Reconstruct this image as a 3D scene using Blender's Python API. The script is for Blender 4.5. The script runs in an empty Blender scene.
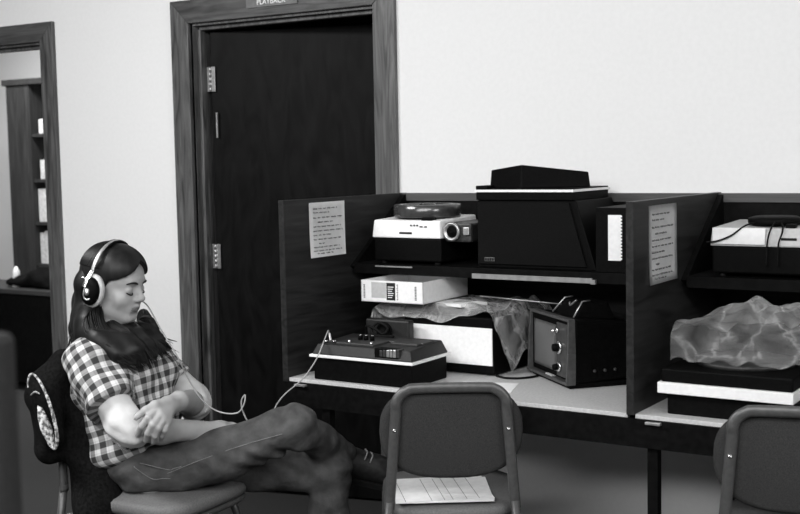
import bpy, bmesh, math, random
import numpy as np
from mathutils import Vector, Matrix
import openvdb

# ------------------------------------------------------------------ camera, world, lights, exposure
SC = bpy.context.scene
COL = SC.collection
random.seed(7)
NR = np.random.default_rng(7)
R = math.radians
cam_d = bpy.data.cameras.new('camera')
cam = bpy.data.objects.new('camera', cam_d)
COL.objects.link(cam)
_r = Vector((0.841404, 0.540085, -0.018675)); _u = Vector((-0.029374, 0.080213, 0.996345)); _f = Vector((-0.539608, 0.837780, -0.083356))
cam.matrix_world = Matrix(((_r.x, _u.x, -_f.x, 2.40), (_r.y, _u.y, -_f.y, -3.81), (_r.z, _u.z, -_f.z, 1.43), (0, 0, 0, 1)))
cam_d.sensor_width = 36.0
cam_d.lens = 54.0
cam_d.dof.use_dof = True
cam_d.dof.focus_distance = 3.75
cam_d.dof.aperture_fstop = 4.5
SC.camera = cam

world = bpy.data.worlds.new('world')
SC.world = world
world.use_nodes = True
world.node_tree.nodes['Background'].inputs['Color'].default_value = (1, 1, 1, 1)
world.node_tree.nodes['Background'].inputs['Strength'].default_value = 0.12


def area(name, loc, target, sx, sy, power, spread=180):
    d = bpy.data.lights.new(name, 'AREA')
    d.shape = 'RECTANGLE'
    d.size, d.size_y, d.energy = sx, sy, power
    d.spread = R(spread)
    o = bpy.data.objects.new(name, d)
    o.location = loc
    o.rotation_euler = (Vector(target) - Vector(loc)).to_track_quat('-Z', 'Y').to_euler()
    COL.objects.link(o)
    return o


area('ceiling_fluorescent_rear', (1.3, -5.1, 2.50), (-0.3, 0.0, 1.0), 3.2, 0.5, 106)
area('ceiling_fluorescent_near', (1.5, -3.2, 2.56), (0.3, 0.0, 0.9), 2.6, 0.4, 62)
area('ceiling_fluorescent_right', (4.4, -2.6, 2.50), (0.2, -0.8, 0.9), 1.3, 0.5, 60)
area('ceiling_fluorescent_left', (-1.1, -2.5, 2.56), (-1.0, -1.3, 0.0), 1.3, 0.4, 82)
area('next_room_fluorescent', (-3.6, 1.0, 2.5), (-3.6, 1.3, 0.0), 0.9, 0.4, 55)

SC.view_settings.view_transform = 'Standard'
SC.view_settings.look = 'None'
SC.view_settings.gamma = 1.0
SC.view_settings.use_curve_mapping = False
SC.view_settings.exposure = -0.13
try:
    SC.cycles.use_denoising = True
except Exception:
    pass


# ------------------------------------------------------------------ materials (the photograph is black and white)
def new_mat(name, g=0.5, rough=0.5, metal=0.0, spec=0.5, emit=0.0):
    m = bpy.data.materials.new(name)
    m.use_nodes = True
    b = m.node_tree.nodes['Principled BSDF']
    b.inputs['Base Color'].default_value = (g, g, g, 1)
    b.inputs['Roughness'].default_value = rough
    b.inputs['Metallic'].default_value = metal
    b.inputs['Specular IOR Level'].default_value = spec
    if emit:
        b.inputs['Emission Color'].default_value = (1, 1, 1, 1)
        b.inputs['Emission Strength'].default_value = emit
    return m


def bsdf(m):
    return m.node_tree.nodes['Principled BSDF']


def nd(m, kind, **kw):
    n = m.node_tree.nodes.new(kind)
    for k, v in kw.items():
        setattr(n, k, v)
    return n


def lk(m, a, b):
    m.node_tree.links.new(a, b)


def ramp(m, src, stops):
    r = nd(m, 'ShaderNodeValToRGB')
    e = r.color_ramp.elements
    while len(e) < len(stops):
        e.new(0.5)
    for i, (p, g) in enumerate(stops):
        e[i].position = p
        e[i].color = (g, g, g, 1)
    lk(m, src, r.inputs['Fac'])
    return r.outputs['Color']


def noise_mat(name, g0, g1, scale=40, rough=0.6, stretch=(1, 1, 1), bump=0.0, detail=4, spec=0.4, metal=0.0, lo=0.35, hi=0.65, dist=0.003, distort=0.0):
    """a grey procedural surface: object-space noise between two tones, optional bump"""
    m = new_mat(name, g0, rough, metal, spec)
    tc = nd(m, 'ShaderNodeTexCoord')
    mp = nd(m, 'ShaderNodeMapping')
    mp.inputs['Scale'].default_value = stretch
    lk(m, tc.outputs['Object'], mp.inputs['Vector'])
    n = nd(m, 'ShaderNodeTexNoise')
    n.inputs['Scale'].default_value = scale
    n.inputs['Detail'].default_value = detail
    n.inputs['Distortion'].default_value = distort
    lk(m, mp.outputs['Vector'], n.inputs['Vector'])
    lk(m, ramp(m, n.outputs['Fac'], [(lo, g0), (hi, g1)]), bsdf(m).inputs['Base Color'])
    if bump:
        bp = nd(m, 'ShaderNodeBump')
        bp.inputs['Strength'].default_value = bump
        bp.inputs['Distance'].default_value = dist
        lk(m, n.outputs['Fac'], bp.inputs['Height'])
        lk(m, bp.outputs['Normal'], bsdf(m).inputs['Normal'])
    return m


def wood_mat(name, g0, g1, axis='z', scale=22, rough=0.45, spec=0.4, distort=2.0):
    st = {'x': (0.08, 1, 1), 'y': (1, 0.08, 1), 'z': (1, 1, 0.08)}[axis]
    return noise_mat(name, g0, g1, scale, rough, st, 0.08, 6, spec, 0.0, 0.30, 0.72, 0.002, distort)


M = {}
M['wall'] = noise_mat('painted_wall', 0.765, 0.785, 60, 0.8, (1, 1, 1), 0.0, 3, 0.15)
M['ceiling'] = noise_mat('ceiling_paint', 0.66, 0.74, 90, 0.9, (1, 1, 1), 0.05, 3, 0.1)
M['carpet'] = noise_mat('grey_carpet', 0.035, 0.065, 260, 1.0, (1, 1, 1), 0.4, 4, 0.05)
M['trim_z'] = wood_mat('stained_trim_upright', 0.032, 0.145, 'z', 34)
M['trim_x'] = wood_mat('stained_trim_level', 0.03, 0.11, 'x', 34)
M['door'] = noise_mat('dark_birch_veneer', 0.0015, 0.007, 9, 0.5, (1, 1, 0.3), 0.0, 6, 0.08, 0.0, 0.32, 0.72, 0.002, 2.6)
M['carrel_y'] = wood_mat('dark_walnut_laminate_side', 0.006, 0.025, 'y', 30, 0.5, 0.25)
M['carrel_x'] = wood_mat('dark_walnut_laminate_back', 0.006, 0.02, 'x', 30, 0.55, 0.2)
M['carrel_dark'] = noise_mat('black_laminate', 0.002, 0.005, 50, 0.6, spec=0.08)
M['rail'] = wood_mat('carrel_top_rail', 0.05, 0.10, 'x', 30, 0.5, 0.3)
M['desk'] = noise_mat('pale_desk_laminate', 0.50, 0.60, 120, 0.38, spec=0.4)
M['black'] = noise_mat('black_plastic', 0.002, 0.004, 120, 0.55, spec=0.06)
M['black_cloth'] = noise_mat('black_speaker_cloth', 0.004, 0.007, 300, 0.9, spec=0.1)
M['charcoal'] = noise_mat('charcoal_plastic', 0.025, 0.04, 150, 0.45, spec=0.4)
M['dark_grey'] = noise_mat('dark_grey_case', 0.013, 0.02, 150, 0.5, spec=0.35)
M['cream'] = noise_mat('pale_plastic', 0.46, 0.52, 90, 0.45, spec=0.4)
M['white'] = noise_mat('white_enamel', 0.84, 0.90, 80, 0.4, spec=0.3)
M['paper'] = noise_mat('white_paper', 0.80, 0.88, 40, 0.8, spec=0.1)
M['notice'] = noise_mat('notice_paper', 0.86, 0.92, 30, 0.8, spec=0.1)
M['ink'] = noise_mat('pencil_ink', 0.14, 0.22, 60, 0.8, spec=0.1)
M['ink_dark'] = noise_mat('dark_ink', 0.01, 0.03, 60, 0.7, spec=0.1)
M['chrome'] = noise_mat('worn_chrome', 0.72, 0.85, 60, 0.22, metal=1.0)
M['steel'] = noise_mat('dull_steel', 0.42, 0.55, 60, 0.4, metal=0.8)
M['silver'] = noise_mat('silver_trim', 0.60, 0.70, 60, 0.4, metal=0.3)
M['bezel'] = noise_mat('grey_bezel', 0.075, 0.105, 60, 0.42, metal=0.3)
M['tray'] = noise_mat('smoky_tray', 0.035, 0.05, 60, 0.2, spec=0.7)
M['strip'] = noise_mat('grey_strip', 0.22, 0.28, 60, 0.5)
M['panel_dark'] = noise_mat('dark_panel', 0.04, 0.06, 60, 0.4)
M['screen'] = new_mat('dead_screen_glass', 0.26, 0.30, 0.0, 0.4)
M['cushion'] = noise_mat('pale_vinyl', 0.50, 0.58, 70, 0.45, spec=0.4)
M['chair_metal'] = noise_mat('bronze_chair_enamel', 0.075, 0.095, 70, 0.38, metal=0.2, spec=0.5)
M['chair_fabric'] = noise_mat('chair_weave', 0.030, 0.052, 420, 0.9, (1, 1, 1), 0.3, 3, 0.15, 0.0, 0.35, 0.65, 0.001)
M['seat_vinyl'] = noise_mat('seat_vinyl', 0.11, 0.15, 200, 0.6, (1, 1, 1), 0.15, 3, 0.3, 0.0, 0.35, 0.65, 0.001)
M['cord'] = noise_mat('pale_cord', 0.34, 0.42, 60, 0.5)
M['black_cord'] = noise_mat('black_cord', 0.004, 0.008, 60, 0.6, spec=0.1)
M['skin'] = noise_mat('skin', 0.35, 0.39, 30, 0.5, spec=0.35)
M['lip'] = noise_mat('lips', 0.19, 0.23, 60, 0.42, spec=0.4)
M['hair'] = noise_mat('dark_hair', 0.004, 0.011, 60, 0.45, (1, 1, 0.12), 0.2, 5, 0.25, 0.0, 0.35, 0.7, 0.002)
M['undershirt'] = noise_mat('white_cotton', 0.58, 0.66, 30, 0.85, (1, 1, 1), 0.25, 3, 0.1, 0.0, 0.3, 0.7, 0.008)
M['denim'] = noise_mat('worn_denim', 0.042, 0.095, 21, 0.85, (1, 1, 1), 0.6, 7, 0.12, 0.0, 0.28, 0.72, 0.014)
M['stitch'] = noise_mat('pale_stitching', 0.15, 0.20, 90, 0.8)
M['leather'] = noise_mat('dark_leather', 0.014, 0.03, 60, 0.45, (1, 1, 1), 0.2, 4, 0.4)
M['sole'] = noise_mat('black_rubber', 0.008, 0.014, 60, 0.7)
M['lace'] = noise_mat('grey_lace', 0.16, 0.24, 60, 0.8)
M['coat'] = noise_mat('black_wool', 0.004, 0.010, 120, 0.95, (1, 1, 1), 0.4, 4, 0.05)
M['fleece'] = noise_mat('curly_fleece', 0.10, 0.62, 95, 0.95, (1, 1, 1), 0.8, 3, 0.05, 0.0, 0.40, 0.60, 0.008)
M['book_pale'] = noise_mat('pale_binding', 0.45, 0.62, 50, 0.7)
M['book_dark'] = noise_mat('dark_binding', 0.02, 0.05, 50, 0.7)
M['cabinet'] = wood_mat('cabinet_wood', 0.018, 0.04, 'z', 26, 0.55, 0.25)
M['sign_plate'] = noise_mat('sign_plate_grey', 0.13, 0.17, 40, 0.5)
M['grey_panel'] = noise_mat('grey_partition_cloth', 0.014, 0.02, 200, 0.9)


def plaid_mat():
    m = new_mat('plaid_flannel', 0.4, 0.9, 0, 0.1)
    at = nd(m, 'ShaderNodeAttribute', attribute_name='cloth')
    sx = nd(m, 'ShaderNodeSeparateXYZ')
    lk(m, at.outputs['Vector'], sx.inputs['Vector'])

    def band(sock):
        mu = nd(m, 'ShaderNodeMath', operation='MULTIPLY')
        mu.inputs[1].default_value = 1 / 0.0350
        lk(m, sock, mu.inputs[0])
        fr = nd(m, 'ShaderNodeMath', operation='FRACT')
        lk(m, mu.outputs[0], fr.inputs[0])
        return ramp(m, fr.outputs[0], [(0.0, 1.0), (0.05, 0.2), (0.50, 0.2), (0.56, 1.0), (0.70, 0.8), (0.76, 1.0), (1.0, 1.0)])
    a, b = band(sx.outputs['X']), band(sx.outputs['Y'])
    ad = nd(m, 'ShaderNodeMix', data_type='RGBA', blend_type='MIX')
    ad.inputs['Factor'].default_value = 0.5
    lk(m, a, ad.inputs['A'])
    lk(m, b, ad.inputs['B'])
    tone = ramp(m, ad.outputs['Result'], [(0.0, 0.035), (0.20, 0.045), (0.60, 0.26), (1.0, 0.66)])
    tc = nd(m, 'ShaderNodeTexCoord')
    n = nd(m, 'ShaderNodeTexNoise')
    n.inputs['Scale'].default_value = 26
    lk(m, tc.outputs['Object'], n.inputs['Vector'])
    bp = nd(m, 'ShaderNodeBump')
    bp.inputs['Strength'].default_value = 0.35
    bp.inputs['Distance'].default_value = 0.012
    lk(m, n.outputs['Fac'], bp.inputs['Height'])
    lk(m, bp.outputs['Normal'], bsdf(m).inputs['Normal'])
    lk(m, tone, bsdf(m).inputs['Base Color'])
    return m


M['plaid'] = plaid_mat()


def plastic_mat(name, base, crease_gain):
    """thin clear film: mostly see-through, glossy towards grazing angles, milky where it is creased"""
    m = new_mat(name, 0.80, 0.24, 0, 0.5)
    b = bsdf(m)
    tc = nd(m, 'ShaderNodeTexCoord')
    n = nd(m, 'ShaderNodeTexNoise')
    n.inputs['Scale'].default_value = 9
    n.inputs['Detail'].default_value = 5
    n.inputs['Distortion'].default_value = 1.2
    lk(m, tc.outputs['Object'], n.inputs['Vector'])
    v = nd(m, 'ShaderNodeTexVoronoi', feature='DISTANCE_TO_EDGE')
    v.inputs['Scale'].default_value = 8
    wv = nd(m, 'ShaderNodeVectorMath', operation='MULTIPLY_ADD')
    wv.inputs[1].default_value = (0.16, 0.16, 0.16)
    lk(m, n.outputs['Color'], wv.inputs[0])
    lk(m, tc.outputs['Object'], wv.inputs[2])
    lk(m, wv.outputs[0], v.inputs['Vector'])
    crease = ramp(m, v.outputs['Distance'], [(0.0, 1.0), (0.05, 0.35), (0.30, 0.0)])
    fr = nd(m, 'ShaderNodeFresnel')
    fr.inputs['IOR'].default_value = 1.6
    a1 = nd(m, 'ShaderNodeMath', operation='MULTIPLY_ADD')
    a1.inputs[1].default_value = crease_gain
    a1.inputs[2].default_value = base
    lk(m, crease, a1.inputs[0])
    a2 = nd(m, 'ShaderNodeMath', operation='MULTIPLY_ADD')
    a2.inputs[1].default_value = 0.6
    lk(m, fr.outputs[0], a2.inputs[0])
    lk(m, a1.outputs[0], a2.inputs[2])
    a2.use_clamp = True
    tr = nd(m, 'ShaderNodeBsdfTransparent')
    mx = nd(m, 'ShaderNodeMixShader')
    lk(m, a2.outputs[0], mx.inputs['Fac'])
    lk(m, tr.outputs[0], mx.inputs[1])
    lk(m, b.outputs[0], mx.inputs[2])
    lk(m, mx.outputs[0], m.node_tree.nodes['Material Output'].inputs['Surface'])
    bp = nd(m, 'ShaderNodeBump')
    bp.inputs['Strength'].default_value = 0.7
    bp.inputs['Distance'].default_value = 0.03
    lk(m, v.outputs['Distance'], bp.inputs['Height'])
    lk(m, bp.outputs['Normal'], b.inputs['Normal'])
    return m


M['plastic'] = plastic_mat('clear_polythene', 0.035, 0.22)
M['plastic_milky'] = plastic_mat('cloudy_polythene', 0.20, 0.25)


# ------------------------------------------------------------------ mesh helpers
class MB:
    """collects shapes in one bmesh; build() links them as ONE object"""

    def __init__(self, mtx=None):
        self.bm = bmesh.new()
        self.m = mtx or Matrix()

    def _place(self, verts, mat=None):
        mt = self.m @ mat if mat is not None else self.m
        bmesh.ops.transform(self.bm, matrix=mt, verts=verts)

    def box(self, lo, hi, bevel=0.0, mat=None, seg=2):
        r = bmesh.ops.create_cube(self.bm, size=1.0)
        vs = r['verts']
        c = [(a + b) / 2 for a, b in zip(lo, hi)]
        s = [abs(b - a) for a, b in zip(lo, hi)]
        for v in vs:
            v.co = Vector((v.co.x * s[0] + c[0], v.co.y * s[1] + c[1], v.co.z * s[2] + c[2]))
        if bevel:
            es = list({e for v in vs for e in v.link_edges})
            rb = bmesh.ops.bevel(self.bm, geom=es, offset=min(bevel, min(s) * 0.45), segments=seg, affect='EDGES', profile=0.5)
            vs = list({v for f in rb['faces'] for v in f.verts} | {v for v in vs if v.is_valid})
        self._place(vs, mat)
        return self

    def hexa(self, bottom, top, bevel=0.0):
        vs = [self.bm.verts.new(p) for p in bottom + top]
        n = len(bottom)
        fs = [self.bm.faces.new(vs[:n][::-1]), self.bm.faces.new(vs[n:])]
        for i in range(n):
            j = (i + 1) % n
            fs.append(self.bm.faces.new((vs[i], vs[j], vs[n + j], vs[n + i])))
        if bevel:
            es = list({e for v in vs for e in v.link_edges})
            rb = bmesh.ops.bevel(self.bm, geom=es, offset=bevel, segments=2, affect='EDGES', profile=0.5)
            vs = list({v for f in rb['faces'] for v in f.verts} | {v for v in vs if v.is_valid})
        self._place(vs)
        return self

    def tube(self, pts, r, n=10, smooth=True, flat=None, up=None):
        """swept tube through pts; r a number or one per point; flat=(a,b) gives an oval section"""
        P = [Vector(p) for p in pts]
        if smooth and len(P) > 2:
            P, r = catmull(P, r)
        rr = r if hasattr(r, '__len__') else [r] * len(P)
        rings = []
        prev = Vector(up) if up is not None else None
        for i, p in enumerate(P):
            t = (P[min(i + 1, len(P) - 1)] - P[max(i - 1, 0)]).normalized()
            if prev is None:
                prev = Vector((0, 0, 1)) if abs(t.z) < 0.9 else Vector((1, 0, 0))
            a = (prev - t * prev.dot(t))
            if a.length < 1e-5:
                a = t.orthogonal()
            a.normalize()
            b = t.cross(a)
            prev = a
            fa, fb = flat or (1, 1)
            rings.append([self.bm.verts.new(p + a * (math.cos(q) * rr[i] * fa) + b * (math.sin(q) * rr[i] * fb))
                          for q in [2 * math.pi * k / n for k in range(n)]])
        for i in range(len(rings) - 1):
            for k in range(n):
                f = self.bm.faces.new((rings[i][k], rings[i][(k + 1) % n], rings[i + 1][(k + 1) % n], rings[i + 1][k]))
                f.smooth = True
        self.bm.faces.new(rings[0][::-1])
        self.bm.faces.new(rings[-1])
        self._place([v for rg in rings for v in rg])
        return self

    def lathe(self, prof, n=28, mat=None):
        rings = []
        for (r, z) in prof:
            rings.append([self.bm.verts.new((r * math.cos(2 * math.pi * k / n), r * math.sin(2 * math.pi * k / n), z)) for k in range(n)])
        for i in range(len(rings) - 1):
            for k in range(n):
                f = self.bm.faces.new((rings[i][k], rings[i][(k + 1) % n], rings[i + 1][(k + 1) % n], rings[i + 1][k]))
                f.smooth = True
        self.bm.faces.new(rings[0][::-1])
        self.bm.faces.new(rings[-1])
        self._place([v for rg in rings for v in rg], mat)
        return self

    def prism(self, outline, y0, y1, mat=None, bevel=0.0):
        """outline in x,z extruded along y"""
        a = [self.bm.verts.new((x, y0, z)) for x, z in outline]
        b = [self.bm.verts.new((x, y1, z)) for x, z in outline]
        n = len(a)
        self.bm.faces.new(a)
        self.bm.faces.new(b[::-1])
        for i in range(n):
            j = (i + 1) % n
            self.bm.faces.new((a[i], b[i], b[j], a[j]))
        vs = a + b
        if bevel:
            es = [e for v in a for e in v.link_edges if e.other_vert(v) in a] + [e for v in b for e in v.link_edges if e.other_vert(v) in b]
            rb = bmesh.ops.bevel(self.bm, geom=list(set(es)), offset=bevel, segments=3, affect='EDGES', profile=0.5)
            vs = list({v for f in rb['faces'] for v in f.verts} | {v for v in vs if v.is_valid})
        self._place(vs, mat)
        return self

    def build(self, name, mat, parent=None, smooth=False):
        bmesh.ops.recalc_face_normals(self.bm, faces=self.bm.faces[:])
        me = bpy.data.meshes.new(name)
        if smooth:
            for f in self.bm.faces:
                f.smooth = True
        self.bm.to_mesh(me)
        self.bm.free()
        return link(name, me, mat, parent)


def catmull(P, r, sub=8):
    rr = list(r) if hasattr(r, '__len__') else None
    out, ro = [], []
    for i in range(len(P) - 1):
        p0, p1, p2, p3 = P[max(i - 1, 0)], P[i], P[i + 1], P[min(i + 2, len(P) - 1)]
        for k in range(sub):
            t = k / sub
            out.append(0.5 * ((2 * p1) + (p2 - p0) * t + (2 * p0 - 5 * p1 + 4 * p2 - p3) * t * t + (3 * p1 - p0 - 3 * p2 + p3) * t ** 3))
            if rr:
                ro.append(rr[i] * (1 - t) + rr[i + 1] * t)
    out.append(P[-1])
    if rr:
        ro.append(rr[-1])
    return out, (ro if rr else r)


def link(name, me, mat, parent=None):
    o = bpy.data.objects.new(name, me)
    COL.objects.link(o)
    if mat is not None:
        me.materials.append(M[mat] if isinstance(mat, str) else mat)
    if parent is not None:
        o.parent = parent
        if hasattr(me, 'transform'):
            pm = world_of(parent).inverted()
            if pm != Matrix():
                me.transform(pm)
    return o


def world_of(o):
    m = o.matrix_basis.copy()
    while o.parent is not None:
        o = o.parent
        m = o.matrix_basis @ m
    return m


def tag(o, label, cat, group=None):
    o['label'] = label
    o['category'] = cat
    if group:
        o['group'] = group
    return o


def thing(name, label, cat, loc, rz=0.0, group=None):
    """an Empty at the thing's base; part meshes are given in world space and carried into its frame"""
    o = bpy.data.objects.new(name, None)
    COL.objects.link(o)
    o.location = loc
    o.rotation_euler = (0, 0, rz)
    o.empty_display_size = 0.05
    return tag(o, label, cat, group)


def struct(o):
    o['kind'] = 'structure'
    return o


def frame(loc, rz=0.0):
    return Matrix.Translation(loc) @ Matrix.Rotation(rz, 4, 'Z')


def scribble(mb, origin, du, dv, lines, rng, w=0.0011, off=None, heading=True):
    """rows of hand-written looking wavy strokes on a sheet: du along the line, dv down the sheet (both unit vectors)"""
    o, du, dv = Vector(origin), Vector(du), Vector(dv)
    nrm = du.cross(dv).normalized() if off is None else Vector(off)
    for (u0, u1, v) in lines:
        u = u0
        while u < u1:
            wl = min(rng.uniform(0.012, 0.03), u1 - u)
            k = max(4, int(wl / 0.0022))
            pts = []
            for i in range(k + 1):
                uu = u + wl * i / k
                vv = v + (0.0021 if i % 2 else -0.0021) * rng.uniform(0.3, 1.1)
                pts.append(o + du * uu + dv * vv + nrm * 0.0006)
            mb.tube(pts, w, 4, smooth=False)
            u += wl + rng.uniform(0.005, 0.010)


def text_mesh(txt, size, name, mat, parent, mtx, extrude=0.0008):
    cu = bpy.data.curves.new(name, 'FONT')
    cu.body = txt
    cu.size = size
    cu.align_x = 'CENTER'
    cu.align_y = 'CENTER'
    cu.extrude = extrude
    tmp = bpy.data.objects.new(name + '_source', cu)
    me = bpy.data.meshes.new_from_object(tmp)
    me.name = name
    bpy.data.objects.remove(tmp)
    bpy.data.curves.remove(cu)
    me.materials.clear()
    me.transform(mtx)
    return link(name, me, mat, parent)


# ------------------------------------------------------------------ implicit surfaces for body, cloth and hair
def cone(a, b, ra, rb, k=0.01):
    return ('c', np.array(a, float), np.array(b, float), ra, rb, k)


def chain(pts, rs, k=0.01):
    return [cone(pts[i], pts[i + 1], rs[i], rs[i + 1], k) for i in range(len(pts) - 1)]


def ell(c, axes, rad, k=0.01):
    """axes: 3x3 rows = local unit axes in world"""
    return ('e', np.array(c, float), np.array(axes, float), np.array(rad, float), k)


def cut(prim):
    return ('cut',) + prim


def smin(a, b, k):
    if k <= 0:
        return np.minimum(a, b)
    h = np.maximum(k - np.abs(a - b), 0.0) / k
    return np.minimum(a, b) - h * h * k * 0.25


def prim_eval(p, X, Y, Z):
    if p[0] == 'c':
        a, b, ra, rb = p[1:5]
        ba = b - a
        l2 = max(ba @ ba, 1e-9)
        px, py, pz = X - a[0], Y - a[1], Z - a[2]
        h = np.clip((px * ba[0] + py * ba[1] + pz * ba[2]) / l2, 0, 1)
        return np.sqrt((px - h * ba[0]) ** 2 + (py - h * ba[1]) ** 2 + (pz - h * ba[2]) ** 2) - (ra + (rb - ra) * h)
    c, ax, rad = p[1:4]
    px, py, pz = X - c[0], Y - c[1], Z - c[2]
    q = [(px * ax[i][0] + py * ax[i][1] + pz * ax[i][2]) for i in range(3)]
    k0 = np.sqrt(sum((q[i] / rad[i]) ** 2 for i in range(3)))
    k1 = np.sqrt(sum((q[i] / rad[i] ** 2) ** 2 for i in range(3))) + 1e-9
    return np.where(k1 < 1e-6, -min(rad), k0 * (k0 - 1.0) / k1)


def prim_box(p, m):
    if p[0] == 'c':
        a, b, ra, rb = p[1:5]
        r = max(ra, rb) + m
        return np.minimum(a, b) - r, np.maximum(a, b) + r
    c, ax, rad = p[1:4]
    e = np.sqrt(((np.abs(ax).T * rad) ** 2).sum(1)) + m
    return c - e, c + e


def sdf(name, prims, res, mat, parent, clip=None, attr=None, warp=None, smooth=2):
    """surface of the smooth union of prims (cuts are smooth subtractions), meshed at res"""
    add = [p for p in prims if p[0] != 'cut']
    bx = [prim_box(p, 0.02) for p in add]
    lo = np.min([b[0] for b in bx], 0)
    hi = np.max([b[1] for b in bx], 0)
    n = np.ceil((hi - lo) / res).astype(int) + 1
    ax = [(lo[i] + res * np.arange(n[i])).astype(np.float32) for i in range(3)]
    F = np.full(n, 0.05, np.float32)
    for p in prims:
        is_cut = p[0] == 'cut'
        q = p[1:] if is_cut else p
        k = q[-1]
        b0, b1 = prim_box(q, k + 4 * res)
        i0 = np.clip(np.floor((b0 - lo) / res).astype(int), 0, n - 1)
        i1 = np.clip(np.ceil((b1 - lo) / res).astype(int) + 1, 1, n)
        if np.any(i1 <= i0):
            continue
        sl = tuple(slice(i0[i], i1[i]) for i in range(3))
        X, Y, Z = np.meshgrid(ax[0][sl[0]], ax[1][sl[1]], ax[2][sl[2]], indexing='ij', sparse=True)
        d = prim_eval(q, X, Y, Z)
        F[sl] = -smin(-F[sl], d, k) if is_cut else smin(F[sl], d, k)
    if warp or clip:
        X, Y, Z = np.meshgrid(*ax, indexing='ij', sparse=True)
        if warp:
            F = F + warp(X, Y, Z).astype(np.float32)
        if clip:
            F = np.maximum(F, clip(X, Y, Z).astype(np.float32))
    F[0], F[-1] = 0.05, 0.05
    F[:, 0], F[:, -1] = 0.05, 0.05
    F[:, :, 0], F[:, :, -1] = 0.05, 0.05
    g = openvdb.FloatGrid(0.05)
    g.copyFromArray(np.ascontiguousarray(np.clip(F, -0.05, 0.05), np.float32))
    pts, quads = g.convertToQuads(0.0)
    pts = np.asarray(pts, float) * res + lo
    me = bpy.data.meshes.new(name)
    me.from_pydata(pts.tolist(), [], np.asarray(quads)[:, ::-1].tolist())
    bm = bmesh.new()
    bm.from_mesh(me)
    for _ in range(smooth):
        bmesh.ops.smooth_vert(bm, verts=bm.verts, factor=0.5, use_axis_x=True, use_axis_y=True, use_axis_z=True)
    bmesh.ops.recalc_face_normals(bm, faces=bm.faces[:])
    for f in bm.faces:
        f.smooth = True
    bm.to_mesh(me)
    bm.free()
    if attr:
        co = np.empty(len(me.vertices) * 3)
        me.vertices.foreach_get('co', co)
        a = me.attributes.new('cloth', 'FLOAT_VECTOR', 'POINT')
        a.data.foreach_set('vector', attr(co.reshape(-1, 3)).astype(np.float32).ravel())
    return link(name, me, mat, parent)


# ------------------------------------------------------------------ the room
mb = MB()
mb.box((-7.0, -7.5, -0.10), (5.5, 2.4, 0.0))
struct(mb.build('floor', 'carpet'))
mb = MB()
mb.box((-7.0, -7.5, 2.62), (5.5, 2.4, 2.72))
struct(mb.build('ceiling', 'ceiling'))
mb = MB()
for lo, hi in (((-7.0, 0, 0), (-2.90, 0.12, 2.62)), ((-2.00, 0, 0), (-1.065, 0.12, 2.62)), ((-0.155, 0, 0), (5.5, 0.12, 2.62)),
               ((-2.90, 0, 1.985), (-2.00, 0.12, 2.62)), ((-1.065, 0, 2.005), (-0.155, 0.12, 2.62))):
    mb.box(lo, hi)
struct(mb.build('wall_back', 'wall'))
mb = MB()
mb.box((5.5, -7.5, 0), (5.6, 0.12, 2.62))
struct(mb.build('wall_right', 'wall'))
mb = MB()
mb.box((-7.1, -7.5, 0), (-7.0, 2.4, 2.62))
struct(mb.build('wall_left', 'wall'))
mb = MB()
mb.box((-7.0, 2.2, 0), (-1.30, 2.3, 2.62))
struct(mb.build('wall_next_room', 'wall'))
mb = MB()
mb.box((-1.50, 0.12, 0), (-1.40, 2.2, 2.62))
struct(mb.build('wall_between_rooms', 'wall'))
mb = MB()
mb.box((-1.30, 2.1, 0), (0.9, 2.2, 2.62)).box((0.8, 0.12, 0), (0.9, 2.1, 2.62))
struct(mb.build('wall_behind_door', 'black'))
mb = MB()
mb.box((-0.05, -0.015, 0), (5.5, 0, 0.09), 0.004).box((-1.90, -0.015, 0), (-1.175, 0, 0.09), 0.004).box((-7, -0.015, 0), (-3.0, 0, 0.09), 0.004)
struct(mb.build('baseboard_back', 'trim_x'))


def casing(name, x0, x1, zt, w=0.097, e=0.010):
    """two uprights with mitred corners, a head and the jamb lining with its stop"""
    up = MB()
    for xa, xb in ((x0 - w, x0), (x1, x1 + w)):
        s = 1 if xa < x0 else -1
        top_out, top_in = zt + w, zt
        za, zb = (top_out, top_in) if s > 0 else (top_in, top_out)
        up.hexa([(xa, -0.020, 0), (xb, -0.020, 0), (xb, 0.001, 0), (xa, 0.001, 0)],
                [(xa, -0.020, za), (xb, -0.020, zb), (xb, 0.001, zb), (xa, 0.001, za)], 0.003)
    u = struct(up.build(name, 'trim_z'))
    hd = MB()
    hd.hexa([(x0, -0.020, zt), (x1, -0.020, zt), (x1, 0.001, zt), (x0, 0.001, zt)],
            [(x0 - w, -0.020, zt + w), (x1 + w, -0.020, zt + w), (x1 + w, 0.001, zt + w), (x0 - w, 0.001, zt + w)], 0.003)
    hd.build('head_casing', 'trim_x', u)
    jb = MB()
    jb.box((x0 - 0.010, 0.0, 0), (x0 + e, 0.125, zt)).box((x1 - e, 0.0, 0), (x1 + 0.010, 0.125, zt)).box((x0, 0.0, zt - 0.010), (x1, 0.125, zt + 0.010))
    jb.box((x0 + e - 0.002, 0.030, 0), (x0 + e + 0.014, 0.064, zt - 0.012), 0.003)
    if e > 0.005:
        jb.box((x1 - e - 0.014, 0.030, 0), (x1 - e + 0.002, 0.064, zt - 0.012), 0.003)
    jb.box((x0 + 0.010, 0.030, zt - 0.026), (x1 - 0.010, 0.064, zt - 0.010), 0.003)
    jb.build('jamb', 'trim_z', u)
    return u


casing('trim_1', -2.90, -1.985, 1.985, 0.087, 0.001)
casing('trim_2', -1.074, -0.146, 1.999)

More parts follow.
